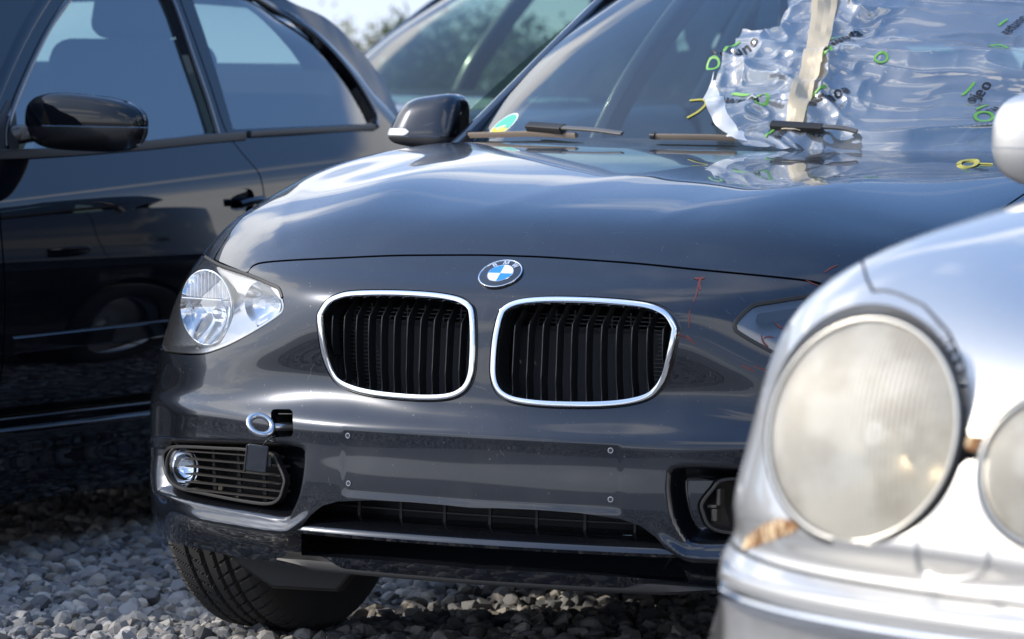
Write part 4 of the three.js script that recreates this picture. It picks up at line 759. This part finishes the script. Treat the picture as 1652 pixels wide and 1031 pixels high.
  mesh('drip_rail', sweep(curve([[-60, 215], [-28, 150], [-4, 98], [20, 50], [46, 4], [76, -40]].map(p => eyeS(p[0], p[1], -.035)), 50), rectSec(.007, .012, .4), { up: new THREE.Vector3(1, .35, .2) }), M.trim, pil);
  const fr = []; for (const p of [[12, 190], [30, 150], [54, 92], [80, 42], [104, 4], [130, -28]]) fr.push(eyeS(p[0], p[1], .002));
  mesh('window_frame', sweep(curve(fr, 40), rectSec(.005, .005, .4), { up: new THREE.Vector3(1, .35, .2) }), std([.22, .22, .23], { metalness: .8, roughness: .35 }), pil);
  mesh('mirror_triangle', g.cut((X, Y, Z) => outline([[-20, 245], [-12, 205], [12, 160], [24, 180], [30, 240]], false)(...P(X, Y, Z)), { offset: .002, flange: .01 }), M.plastic, blackCar);
  // roof and tailgate across the car
  const ep = []; for (const [x, y] of [[735, 560], [730, 420], [720, 330], [700, 250], [676, 200], [650, 161], [614, 122], [583, 83], [523, 27], [468, 2]]) { const v = eyeS(x, y); v.x -= .085; ep.push(v); }
  const last = ep[ep.length - 1]; for (const [dz, y] of [[.25, 1.385], [.55, 1.40], [.9, 1.385], [1.12, 1.352]]) ep.push(new THREE.Vector3(XS - .29, y, last.z + dz));
  const ec = curve(ep, 90), n = 24, pos = [], idx = [];
  ec.forEach((v, i) => { for (let k = 0; k <= n; k++) { const t = k / n, s = 2 * t - 1, w = v.x - XC; pos.push(XC + w * -s * -1 * -1, v.y + .03 * (1 - s ** 2) * sst(.9, 1.3, v.y), v.z - .10 * (1 - s * s) * sst(1.35, .9, v.y)); } });
  const gi = [];
  for (let i = 0; i < ec.length - 1; i++) for (let k = 0; k < n; k++) { const a = i * (n + 1) + k, y = ec[i].y, win = y > 1.0 && y < 1.31 && ec[i].z < last.z + .02 && k > 2 && k < n - 3; (win ? gi : idx).push(a, a + 1, a + n + 2, a, a + n + 2, a + n + 1); }
  mesh('roof_and_tailgate', geo(pos, null, null, idx), M.blackCar, blackCar); mesh('rear_window', geo(pos, null, null, gi), M.tint, blackCar);
  const wsG = new Grid(16, 16, (u, v) => { const s = 2 * u - 1, t = v; return [XC + s * lerp(.74, .60, t), lerp(.93, 1.36, t) + .02 * Math.sin(Math.PI * t), lerp(1.12, 1.92, t) + .14 * s * s]; }).orient(() => [0, 1, -1]);
  mesh('windscreen', wsG.cut(null), glassA, blackCar);
  // the nose is out of the picture: bonnet, wings and bumper as one plain front end
  mesh('front_end', B.G.cut((X, Y, Z) => Math.min((1.18 - Z) * 900, (Y - .20) * 900, (Math.hypot(Z - .80, Y - .316) - .35) * 900 + (Math.abs(X) < .5 ? 900 : 0)), { step: 3 }).translate(XC, -.02, -.02), M.blackCar, blackCar);
  borrow(['front_seat', 'rear_seat', 'dashboard', 'cabin_floor', 'wheel', 'wheel_liner', 'undertray'], blackCar, new THREE.Matrix4().makeTranslation(XC, 0, .02), M.blackCar);
  // door mirror
  const sup = (s = 1) => new Grid(64, 44, (u, v) => {
    const a = u * 2 * Math.PI, b = (v - .5) * Math.PI, p = (c, w) => Math.sign(c) * Math.abs(c) ** w;
    const x = p(Math.cos(b), .55) * p(Math.cos(a), .62), z = p(Math.cos(b), .55) * p(Math.sin(a), .7), y = p(Math.sin(b), .72);
    const out = .5 + .5 * x, top = y > 0 ? 1 - .30 * out ** 2.2 : 1;
    return [-1.710 + x * .152, 1.012 + y * .068 * top - .006 * out, 1.545 + z * .062 + (z < 0 ? .02 * out : 0)];
  }).orient((x, y, z) => [x + 1.672, y - 1.012, z - 1.545]);
  const mg = sup(), dm = mesh('door_mirror', mg.cut((X, Y, Z) => Y - .9995), M.blackCar, blackCar);
  mesh('lower_shell', mg.cut((X, Y, Z) => .998 - Y), M.gloss, dm);
  mesh('foot', sweep(curve([V(-1.83, .985, 1.54), V(-1.86, .98, 1.53), V(-1.89, .975, 1.51)], 10), rectSec(.032, .022, .4)), M.gloss, dm);
}
// ---------------------------------------------------------------- the silver saloon in front
const silverCar = thing('silver_saloon', 'silver saloon with twin round headlamps and rust spots, close in front', 'car');
{
  const XC = 2.196, Z0 = -2.715;
  const xs = [0, .15, .30, .45, .60, .70, .80, .90, 1.02];
  const rel = [0, .008, .034, .085, .160, .235, .355, .53, .80];
  const rel2 = [0, .006, .026, .062, .126, .205, .335, .51, .78];
  const row = (z, r = rel) => r.map(v => z + v);
  const Zf = table(xs, [.15, .25, .40, .505, .515, .545, .556, .57, .60, .66, .75, .85, .95, 1.1], [row(.06), row(.012), row(0), row(.003), row(-.002), row(-.002), row(.006), row(.03), row(.052, rel2), row(.075, rel2), row(.120, rel2), row(.22, rel2), row(.5, rel2), row(1.2, rel2)]);
  const crest = natural([0, .2, .35, .5, .68, .86, 1.08, 1.5, 2], [.78, .845, .872, .893, .915, .934, .957, .985, 1.0]);
  const side = natural([.1, .3, .5, .6, .7, .78, .86, .95], [.87, .895, .90, .895, .885, .868, .83, .74]);
  const F = (X, Y, Z) => { const x = Math.abs(X - XC), z = Z - Z0, f1 = Zf(x, Y) - z, f2 = Y - (crest(clamp(z, 0, 2)) + .02 * Math.exp(-(((x - .60) / .16) ** 2)) - .015 * Math.exp(-(((x - .42) / .1) ** 2)) - 1.6 * Math.max(0, x - .68) ** 2), f3 = x - side(Y); return smax(smax(f1, f2, .05), f3, .09); };
  const eye = (px, py, o = 0) => { const r = ray(px, py); let a = 2.6, b = 2.6; while (b < 7 && F(...along(r, b)) > 0) { a = b; b += .01; } for (let k = 0; k < 30; k++) { const m = .5 * (a + b); if (F(...along(r, m)) > 0) a = m; else b = m; } const p = along(r, b); return p; };
  const nrm = p => { const h = 1e-3, g = [0, 1, 2].map(c => { const q = [...p], w = [...p]; q[c] += h; w[c] -= h; return F(...q) - F(...w); }), l = Math.hypot(...g); return g.map(v => v / l); };
  const E3 = (px, py, o = 0) => { const p = eye(px, py), n = nrm(p); return V(p[0] + n[0] * o, p[1] + n[1] * o, p[2] + n[2] * o); };
  const NU = 180, NV = 270, hp = [];
  for (let j = 0; j <= NV; j++) for (let i = 0; i <= NU; i++) {
    const v = j / NV, t = v < .5 ? lerp(-.85, .75, v / .5) : lerp(.75, 2.05, (v - .5) / .5), zo = Z0 + lerp(.62, 1.15, sst(.4, .95, v)), ph = i / NU * 1.6, c = Math.cos(ph), d = [-Math.sin(ph), Math.sin(t) * c, -Math.cos(t) * c], o = [XC, .48, zo];
    let a = .05, b = .05; while (b < 2.2 && F(o[0] + d[0] * b, o[1] + d[1] * b, o[2] + d[2] * b) < 0) { a = b; b += .04; } for (let k = 0; k < 22; k++) { const m = .5 * (a + b); if (F(o[0] + d[0] * m, o[1] + d[1] * m, o[2] + d[2] * m) < 0) a = m; else b = m; }
    hp.push([o[0] + d[0] * a, o[1] + d[1] * a, o[2] + d[2] * a]);
  }
  const g = new Grid(2 * NU, NV, (u, v) => { const i = Math.round(u * 2 * NU) - NU, p = hp[Math.round(v * NV) * (NU + 1) + Math.abs(i)], X = i > 0 ? 2 * XC - p[0] : p[0]; return [X, p[1], p[2], X - p[2], p[1]]; }).orient((x, y, z) => [x - XC, y - .5, z - Z0 - .9]);
  const mp = (X, Y, Z) => pix(X > XC ? 2 * XC - X : X, Y, Z);
  const ell = (cx, cy, rx, ry, rot = 0) => { const c = Math.cos(rot), s = Math.sin(rot); return (x, y) => { const u = (x - cx) * c + (y - cy) * s, v = -(x - cx) * s + (y - cy) * c; return (1 - Math.hypot(u / rx, v / ry)) * Math.min(rx, ry); }; };
  const eye1 = ell(1401, 684, 161, 195, .08), eye2 = ell(1703, 757, 108, 128, .05);
  const joint = outline([[1540, 726], [1620, 722], [1620, 742], [1540, 744]], false);
  const split = below([[1150, 960], [1190, 905], [1210, 888], [1300, 880], [1420, 905], [1600, 915], [1750, 925]]);   // wing panel above, bumper below
  const hoodLine = outline([[1408, 470], [1425, 468], [1450, 474], [1490, 492], [1530, 535], [1556, 590], [1560, 700], [1570, 715], [1900, 715], [2600, 500], [2600, 100], [1652, 200], [1560, 220], [1480, 260], [1400, 330], [1385, 400], [1398, 448]], false);
  const isB = (X, Y, Z) => (.5685 - Y) * 1500;
  const G = 2.5;
  const bon = (X, Y, Z, px, py) => Math.min(hoodLine(px, py), (1.25 + Z0 - Z) * 900 + 400);
  mesh('bonnet', g.cut((X, Y, Z) => { const [px, py] = mp(X, Y, Z); return Math.min(bon(X, Y, Z, px, py) - G, -eye1(px, py), -eye2(px, py), (Z0 + 1.42 - Z) * 900); }, { flange: .02 }), M.silver, silverCar);
  mesh('wing_panel', g.cut((X, Y, Z) => { const [px, py] = mp(X, Y, Z); return Math.min(-bon(X, Y, Z, px, py) - G, -eye1(px, py), -eye2(px, py), -joint(px, py), -isB(X, Y, Z) - G, (Z0 + 1.5 - Z) * 900, (Math.hypot(Z - Z0 - .82, Y - .32) - .36) * 900); }, { flange: .02 }), M.silver, silverCar);
  const cap = (() => { const w = outline([[1482, 862], [1496, 848], [1540, 843], [1578, 850], [1592, 868], [1592, 905], [1578, 926], [1540, 934], [1495, 928], [1479, 905]]); return w; })();
  mesh('bumper', g.cut((X, Y, Z) => { const [px, py] = mp(X, Y, Z); return Math.min(isB(X, Y, Z) - G, (Y - .2) * 900, (Z0 + .75 - Z) * 900, (Math.hypot(Z - Z0 - .82, Y - .32) - .36) * 900); }, { flange: .02 }), M.silver, silverCar);
  mesh('inner_panel', g.cut((X, Y, Z) => { const [px, py] = mp(X, Y, Z); return Math.min(-eye1(px, py) - 6, -eye2(px, py) - 6, (Y - .22) * 900, (Z0 + 1.3 - Z) * 900, (Math.hypot(Z - Z0 - .82, Y - .32) - .38) * 900); }, { offset: -.02, step: 3 }), M.cavity, silverCar);
  // bumper mouldings and washer cover
  const mold = (y, h, d, m, n) => { const p = []; for (let i = 0; i <= 60; i++) { const x = lerp(-.84, .84, i / 60), X = XC + x; p.push(V(X, y, Z0 + Math.min(Zf(Math.abs(x), y), 1) + Math.max(0, Math.abs(x) - .78) * 1.2 - d)); } return mesh(n, sweep(p, rectSec(.008, h, .35), { up: new THREE.Vector3(0, 1, 0) }), m, silverCar); };
  mold(.549, .0075, .001, M.silver, 'bumper_moulding'); mold(.531, .006, .003, M.chrome, 'bumper_moulding');
  const cp = cap.pts.map(p => E3(p[0], p[1], .001)); mesh('washer_cover', sweep(cp, rectSec(.0016, .0012), { closed: true, up: new THREE.Vector3(0, .3, 1) }), M.silver, silverCar);
  // lamps
  const lamp = (px, py, D, R, n) => {
    const c = along(ray(px, py), D), at = V(...c), q = at.clone();
    const L = mesh('headlamp', place(new THREE.TorusGeometry(R, .005, 10, 72), at, n), M.rubber, silverCar);
    const ln = new THREE.SphereGeometry(R * 2.0, 64, 20, 0, 6.3, 0, .522); ln.rotateX(Math.PI / 2); ln.translate(0, 0, -R * 2 * Math.cos(.522)); { const p = ln.attributes.position, u = ln.attributes.uv; for (let i = 0; i < p.count; i++) u.setXY(i, p.getX(i) / R * .5 + .5, p.getY(i) / R * .5 + .5); }
    mesh('lens', place(ln, at, n), phy([1, 1, 1], { map: haze, roughness: .42, transmission: .66, ior: 1.5, thickness: 0, bumpMap: ribs, bumpScale: .0007 }), L);
    const bw = new THREE.LatheGeometry(Array.from({ length: 20 }, (_, i) => new THREE.Vector2(R * .98 * (i + .2) / 20, -.085 * (1 - ((i + .2) / 20) ** 2))), 64); bw.rotateX(Math.PI / 2); mesh('reflector', place(bw, at, n), std([.82, .79, .72], { metalness: .9, roughness: .28 }), L);
    mesh('ring', place(new THREE.TorusGeometry(R * .985, .0022, 8, 72), at.clone().addScaledVector(n, .004), n), std([.62, .60, .55], { metalness: .7, roughness: .3 }), L);
    const bb = new THREE.CylinderGeometry(.012, .016, .05, 20); bb.rotateX(Math.PI / 2); mesh('bulb_shield', place(bb, at.clone().addScaledVector(n, -.045), n), M.chrome, L);
  };
  const haze = tex(256, 256, (i, j) => { const n = sst(.3, .75, fbm(i / 46, j / 46, 6.2, 5)), f = .96 + .08 * hash3(i, j, 4); return [lerp(.97, .86, n) * f, lerp(.95, .83, n) * f, lerp(.90, .77, n) * f]; }, true);
  const ribs = tex(256, 8, (i) => { const v = .5 + .5 * Math.sin(i / 256 * Math.PI * 2 * 40); return [v, v, v]; });
  lamp(1393, 694, 3.90, .1145, new THREE.Vector3(-.27, .22, 1).normalize());
  lamp(1700, 762, 3.66, .0735, new THREE.Vector3(-.04, .24, 1).normalize());
  // rust
  const rustT = tex(256, 256, (i, j) => { const n = fbm(i / 28, j / 28, 3, 5), m = fbm(i / 9, j / 9, 8, 3); const k = sst(.42, .62, n); return [lerp(.48, .82, k) * lerp(.85, 1.1, m), lerp(.33, .73, k) * lerp(.85, 1.1, m), lerp(.19, .58, k)]; }, true); rustT.repeat.set(9, 9);
  const rustM = std([1, 1, 1], { map: rustT, roughness: .9 });
  const rn = (px, py) => 9 * (fbm(px / 22, py / 22, 1.5, 4) - .5);
  const rusty = (o, n) => mesh(n, g.cut((X, Y, Z) => { if (X > XC || Z > Z0 + .6) return -1; const [px, py] = pix(X, Y, Z); return Math.min(o(px, py) + rn(px, py), -isB(X, Y, Z) - 2, -eye1(px, py)); }, { offset: .0012 }), rustM, silverCar);
  rusty(outline([[1198, 888], [1206, 868], [1228, 850], [1262, 836], [1284, 842], [1288, 852], [1262, 866], [1228, 880]]), 'rust_patch');
  rusty(outline([[1548, 708], [1580, 704], [1606, 712], [1604, 726], [1560, 726]]), 'rust_patch');
  // mirror
  const sup = new Grid(50, 36, (u, v) => {
    const a = u * 2 * Math.PI, b = (v - .5) * Math.PI, p = (c, w) => Math.sign(c) * Math.abs(c) ** w;
    const x = p(Math.cos(b), .6) * p(Math.cos(a), .65), z = p(Math.cos(b), .6) * p(Math.sin(a), .7), y = p(Math.sin(b), .75);
    return [1.395 + x * .105, 1.010 + y * .066, -1.10 + z * .075 - .0 * x];
  }).orient((x, y, z) => [x - 1.395, y - 1.01, z + 1.10]);
  for (const f of [G2 => G2, G2 => flipX(G2).translate(2 * XC, 0, 0)]) {
    const m = mesh('door_mirror', f(sup.cut((X, Y, Z) => Y - .998)), M.silver, silverCar); mesh('lower_shell', f(sup.cut((X, Y, Z) => .997 - Y)), M.silver, m);
    mesh('foot', f(sweep([V(1.49, .99, -1.04), V(1.56, .97, -1.02)], rectSec(.025, .02, .4))), M.silver, m);
  }
  const mt = new THREE.Matrix4().makeTranslation(XC, 0, -Z0 - .06).multiply(new THREE.Matrix4().makeScale(1.02, 1.0, 1.08));
  borrow(['windscreen', 'black_border', 'windscreen_pillar', 'roof', 'headliner', 'side_window', 'centre_pillar', 'rear_pillar', 'tailgate', 'rear_window', 'cabin_floor', 'dashboard', 'front_seat', 'rear_seat', 'wheel', 'wheel_liner', 'steering_wheel'], silverCar, mt, M.silver);
  borrow(['front_door', 'rear_door', 'rear_wing', 'window_line'], silverCar, new THREE.Matrix4().makeTranslation(XC, 0, -Z0 - .20).multiply(new THREE.Matrix4().makeScale(.985, .915, 1.08)), M.silver);
}
// ---------------------------------------------------------------- the dark car behind
const dark = thing('dark_estate_car', 'dark blue tall car standing behind the black hatchback', 'car');
{
  const t = new THREE.Matrix4().makeTranslation(-3.47, 0, -5.41).multiply(new THREE.Matrix4().makeRotationY(-.15)).multiply(new THREE.Matrix4().makeScale(1.15, 1.15, 1.15));
  borrow(['bonnet', 'wing', 'bumper', 'inner_panel', 'windscreen', 'black_border', 'windscreen_pillar', 'roof', 'headliner', 'side_window', 'centre_pillar', 'rear_pillar', 'front_door', 'rear_door', 'rear_wing', 'tailgate', 'rear_window', 'cabin_floor', 'dashboard', 'front_seat', 'rear_seat', 'wheel', 'wheel_liner', 'window_line', 'cowl'], dark, t, M.rear, { windscreen: M.clear, side_window: M.clear, rear_window: M.clear });
}
// ---------------------------------------------------------------- film over the broken half of the windscreen
const sheet = thing('plastic_film', 'crumpled clear plastic film with green rings, taped over the grey hatchback windscreen', 'plastic film');
{
  const edge = outline([[1276, -40], [1270, 10], [1258, 42], [1230, 50], [1196, 47], [1170, 62], [1150, 76], [1128, 76], [1123, 92], [1128, 130], [1140, 168], [1162, 204], [1184, 226], [1206, 238], [1300, 244], [1460, 252], [1600, 262], [1760, 268], [1760, -60]], false);
  const ridge = (x, y, z) => 1 - 2 * Math.abs(vnoise(x, y, z) - .5);
  const wr = (s, t) => {
    const a = s * .7, b = t * .72, left = sst(.42, .22, s), n0 = fbm(a * 3, b * 3, 4, 3) - .5;
    const fold = Math.pow(ridge(a * .7 + n0 * .7, b * 9.5 + a * .8 + n0 * 1.5, 2), 2) * .036 + Math.pow(ridge(a * 1.5 + 7, b * 23 + n0 * 4, 5), 2) * .013 + ridge(a * 1.2 + 2, b * 38 + n0 * 4, 6) * .0034;
    const cr = Math.pow(ridge(a * 9 + n0 * 4, b * 15 + n0 * 5, 9), 1.4) * .032 + Math.pow(ridge(a * 21, b * 30 + n0 * 6, 3), 1.4) * .015 + .012 * fbm(a * 8, b * 8, 6, 3);
    return .010 + lerp(fold, cr, left * .85 + .07);
  };
  const N = (s, t) => { const p = WS(s, t), h = 1e-3, a = WS(s + h, t).map((v, i) => v - p[i]), b = WS(s, t + h).map((v, i) => v - p[i]); let n = [a[1] * b[2] - a[2] * b[1], a[2] * b[0] - a[0] * b[2], a[0] * b[1] - a[1] * b[0]]; const l = Math.hypot(...n) * (n[2] > 0 ? -1 : 1); return n.map(v => v / l); };
  const S = (s, t, o = 0) => { const p = WS(s, t), n = N(s, t), d = wr(s, t) + o; return [p[0] + n[0] * d, p[1] + n[1] * d, p[2] + n[2] * d]; };
  const g = new Grid(300, 240, (u, v) => { const s = lerp(-.12, 1.03, u), t = lerp(-.05, .99, v); return [...S(s, t), s, t]; }).orient((x, y, z) => [0, 1, -1]);
  const clear = phy([.96, .97, .98], { roughness: .035, transmission: .89, ior: 2.8, thickness: 0 });
  mesh('film', g.cut((X, Y, Z) => { const [px, py] = pix(X, Y, Z); return edge(px, py) + 8 * (fbm(px / 14, py / 14, 2, 2) - .5); }), clear, sheet);
  // the loose hem, folded double and milky
  const hem = outline([[1124, 74], [1150, 74], [1156, 92], [1158, 130], [1166, 168], [1186, 205], [1206, 236], [1182, 228], [1160, 206], [1138, 168], [1126, 130], [1121, 92]]);
  mesh('hem', g.cut((X, Y, Z) => hem(...pix(X, Y, Z)), { offset: .012 }), phy([.86, .88, .90], { roughness: .30, transmission: .55, ior: 1.6, thickness: 0 }), sheet);
  const on = (px, py, o) => { let [s, t] = solveOn((s, t) => S(s, t, o), px, py, .5, .4); return V(...S(s, t, o)); };
  const onN = (px, py) => { const [s, t] = solveOn(WS, px, py, .5, .4), n = N(s, t); return new THREE.Vector3(n[0], n[1], -n[2]); };
  // beige tape
  const tp = [], tw = 18; for (let i = 0; i <= 40; i++) { const t = i / 40; tp.push([lerp(1340, 1277, t) + 6 * Math.sin(t * 3), lerp(-14, 224, t), lerp(20, 15, t)]); }
  const par = (px, py) => solveOn((s, t) => { const p = WS(s, t), n = N(s, t); return p.map((v, i) => v + n[i] * .022); }, px, py, .5, .4);
  const tl = (p, d) => { const [s, t] = par(p[0] + d, p[1]); let m = 0; for (const [a, b] of [[0, 0], [.012, 0], [-.012, 0], [0, .012], [0, -.012]]) m = Math.max(m, wr(s + a, t + b)); const q = WS(s, t), n = N(s, t), o = m + .003; return V(q[0] + n[0] * o, q[1] + n[1] * o, q[2] + n[2] * o); };
  const rows = [-1, -.5, 0, .5, 1].map(k => tp.map(p => tl(p, p[2] * k)));
  mesh('tape', mergeGeometries([0, 1, 2, 3].map(k => ribbon(rows[k], rows[k + 1], false))), phy([.62, .53, .38], { roughness: .5, transmission: .35, thickness: 0 }), sheet, 'beige adhesive tape strip');
  // printed rings and words
  const green = std([.13, .38, .06], { roughness: .5 }), ink = std([.015, .015, .02], { roughness: .5 });
  const flatOn = (name, shapePts, mat, o) => { };
  const put = (g2, px, py, rot) => {   // a flat print laid into the folds of the film
    const [s0, t0] = par(px, py); g2.rotateZ(rot); const p = g2.attributes.position, q = [];
    for (let i = 0; i < p.count; i++) { const w = V(...S(s0 + p.getX(i) / .64, t0 + p.getY(i) / .78, .0022 + p.getZ(i))); q.push(w.x, w.y, w.z); }
    return geo(q, null, null, g2.index ? Array.from(g2.index.array) : Array.from({ length: p.count }, (_, i) => i));
  };
  for (const [x, y, k] of [[1332, 102, 1], [1400, 3, 1], [1611, 76, 1.1], [1233, 176, .9], [1422, 106, .8], [1586, 196, 1], [1153, 114, .9], [1292, 192, .9]]) { const t = new THREE.RingGeometry(.0115 * k, .0170 * k, 40, 2); mesh('printed_ring', put(t, x, y, 0, .006), green, sheet); }
  for (const [x, y, r, w, sz] of [[1636, 42, 1.25, 'retuno', .020], [1360, 74, 1.05, 'pownoa', .021], [1186, 172, -.22, 'pownoa', .023], [1190, 90, .75, 'retuno', .021], [1334, 170, .85, 'pownoa', .020], [1580, 152, 1.1, 'ojeo', .020], [1262, 232, 1.4, 'ow', .018], [1600, 182, 1.0, 'tu', .018]]) {
    mesh('printed_word', put(text(w, sz, .0004), x, y, r, .007), ink, sheet);
    const bar = new THREE.PlaneGeometry(sz * 1.8, sz * .24, 10, 2); bar.translate(0, sz * 1.15, 0); mesh('printed_line', put(bar, x, y, r, .007), green, sheet);
  }
}
{ // marks in yellow wax crayon, the round sticker, stains
  const yel = std([.36, .33, .06], { roughness: .7 });
  const stroke = (pts, w, surfAt, n) => mesh(n, sweep(curve(pts.map(p => surfAt(p[0], p[1])), 24), rectSec(w, .0006), { up: new THREE.Vector3(0, .8, .6) }), yel, greyCar);
  stroke([[1113, 163], [1136, 162], [1139, 168], [1128, 180], [1109, 191]], .003, (x, y) => wsAt(x, y, .0015), 'crayon_mark');
  stroke([[1546, 266], [1554, 261], [1572, 260], [1576, 264], [1566, 270], [1552, 271], [1547, 267]], .005, (x, y) => skin(x, y, .0015), 'crayon_mark');
  stroke([[1580, 265], [1602, 266]], .002, (x, y) => skin(x, y, .0015), 'crayon_mark');
  const st = (px, py, R0, R1, a0, a1, m, n, o) => { const at = wsAt(812, 203, o), c = wsAt(812, 203, o + .01), nn = c.clone().sub(at).normalize(), g2 = new THREE.RingGeometry(R0, R1, 40, 1, a0, a1); const r = new THREE.Vector3(0, 1, 0).cross(nn).normalize(), u = nn.clone().cross(r); g2.applyMatrix4(new THREE.Matrix4().makeBasis(r, u, nn).setPosition(at)); return mesh(n, g2, m, greyCar); };
  const s0 = st(0, 0, 0, .041, 0, 6.3, std([.62, .68, .68], { roughness: .4 }), 'round_sticker', .0004);
  s0.userData.label = 'round green and yellow sticker in the windscreen corner';
  const inner = (g2, m, n) => { const at = wsAt(812, 203, .0008), c = wsAt(812, 203, .012), nn = c.clone().sub(at).normalize(), r = new THREE.Vector3(0, 1, 0).cross(nn).normalize(), u = nn.clone().cross(r); g2.applyMatrix4(new THREE.Matrix4().makeBasis(r, u, nn).setPosition(at)); mesh(n, g2, m, s0); };
  inner(new THREE.CircleGeometry(.036, 32), std([.05, .42, .30], { roughness: .4 }), 'green_field');
  const sh = (() => { const w = new THREE.Shape(); w.absarc(0, 0, .0355, Math.PI + .22, 2 * Math.PI - .22, false); return new THREE.ShapeGeometry(w, 24); })(); sh.translate(0, 0, .0004); inner(sh, std([.75, .60, .02], { roughness: .4 }), 'yellow_field');
  for (const [x, y, r, w] of [[.0, -.004, .3, .026], [-.008, -.012, -.2, .018], [.012, -.008, .9, .016]]) { const b = new THREE.PlaneGeometry(w, .004); b.rotateZ(r); b.translate(x, y, .0008); inner(b, std([.8, .74, .45], { roughness: .5 }), 'mark'); }
  // red paint scraped onto the damaged corner
  const red = std([.11, .020, .016], { roughness: .6 });
  const smear = (pts, w) => { const P = curve(pts.map(p => skin(p[0], p[1], .0006)), 18); mesh('red_scrape', sweep(P, rectSec(w, .0004), { up: skinN(pts[0][0], pts[0][1]), scale: t => .35 + .65 * Math.sin(Math.PI * (t * .8 + .1)) * (.7 + .5 * vnoise(t * 9, w * 900, 1)) }), red, greyCar); };
  for (const [p, w] of [[[[1120, 449], [1128, 450], [1137, 448]], .0030], [[[1131, 449], [1128, 458], [1130, 468]], .0026], [[[1126, 460], [1124, 474], [1119, 488]], .0012], [[[1113, 500], [1112, 515], [1111, 529]], .0012], [[[1092, 539], [1102, 543], [1110, 547]], .0016], [[[1108, 541], [1114, 548], [1121, 555]], .0018], [[[1196, 589], [1206, 594], [1218, 599]], .0016], [[[1216, 590], [1228, 595], [1240, 597]], .0010], [[[1228, 540], [1232, 552], [1240, 560]], .0016], [[[1232, 546], [1240, 543], [1250, 545]], .0012], [[[1250, 520], [1258, 528], [1268, 530]], .0012], [[[1330, 440], [1342, 432], [1352, 428]], .0016], [[[1300, 452], [1312, 458], [1322, 462]], .0010]]) smear(p, w);
}
// ---------------------------------------------------------------- bushes beyond the yard
{
  const leafG = (() => { const s = new THREE.Shape(); s.moveTo(0, 0); s.quadraticCurveTo(.02, .02, 0, .06); s.quadraticCurveTo(-.02, .02, 0, 0); return new THREE.ShapeGeometry(s, 2); })();
  const R = rng(31);
  const bush = (name, label, px, D, W2, Ht, col, dens) => {
    const base = along(ray(px, 209), D), o = thing(name, label, 'bush', 'bushes beyond the yard'); o.position.set(base[0], 0, -base[2]);
    const limbs = []; for (let k = 0; k < 9; k++) { const a = R() * 6.3, r = W2 * (.3 + .6 * R()), h = Ht * (.55 + .4 * R()); limbs.push(sweep(curve([new THREE.Vector3(0, -.05, 0), new THREE.Vector3(Math.cos(a) * r * .35, h * .5, Math.sin(a) * r * .35), new THREE.Vector3(Math.cos(a) * r, h, Math.sin(a) * r)], 8), circleSec(.022, 6), { scale: t => 1 - .8 * t })); }
    mesh('trunk', mergeGeometries(limbs), std([.12, .085, .055], { roughness: .95 }), o);
    const n = dens, im = [], m = new THREE.Matrix4(), q = new THREE.Quaternion(), e = new THREE.Euler(), clumps = Array.from({ length: 26 }, () => { const a = R() * 6.3, r = W2 * Math.sqrt(R()) * .9; return [Math.cos(a) * r, Ht * (.15 + .78 * R()), Math.sin(a) * r, .14 + .22 * R()]; });
    const pos = [], idx = [], colr = [];
    for (let i = 0; i < n; i++) { const c = clumps[Math.floor(R() * clumps.length)]; e.set(R() * 6, R() * 6, R() * 6); q.setFromEuler(e); const g = () => (R() + R() + R() - 1.5) * 1.2 * c[3], s = 1 + R() * 1.3; m.compose(new THREE.Vector3(c[0] + g(), Math.max(.05, c[1] + g()), c[2] + g()), q, new THREE.Vector3(s, s, s)); const lp = leafG.attributes.position, k0 = pos.length / 3, v = new THREE.Vector3(), f = .7 + .6 * R(); for (let j = 0; j < lp.count; j++) { v.fromBufferAttribute(lp, j).applyMatrix4(m); pos.push(v.x, v.y, v.z); colr.push(col[0] * f, col[1] * f, col[2] * f); } for (const t of leafG.index.array) idx.push(k0 + t); }
    const gg = geo(pos, null, null, idx); gg.setAttribute('color', new THREE.Float32BufferAttribute(colr, 3));
    mesh('crown', gg, phy([1, 1, 1], { vertexColors: true, roughness: .9, transmission: .25, thickness: 0 }), o);
  };
  bush('budding_bush', 'brownish bush just coming into leaf behind the dark car', 604, 40, .55, 2.05, [.17, .13, .06], 1700);
  bush('green_bush', 'yellow-green bush behind the dark car roof', 690, 44, 1.0, 2.3, [.20, .20, .07], 3000);
  bush('leafy_bush', 'dense green bush seen through the dark car windows', 760, 32, 1.5, 1.75, [.06, .10, .035], 7000);
  bush('spreading_bush', 'wide green bush behind the grey hatchback cabin', 900, 36, 1.7, 2.0, [.07, .10, .03], 7000);
  bush('low_bush', 'low dull green bush partly behind the black hatchback', 560, 38, .9, 1.25, [.10, .11, .05], 3500);
}
renderer.render(scene, camera);
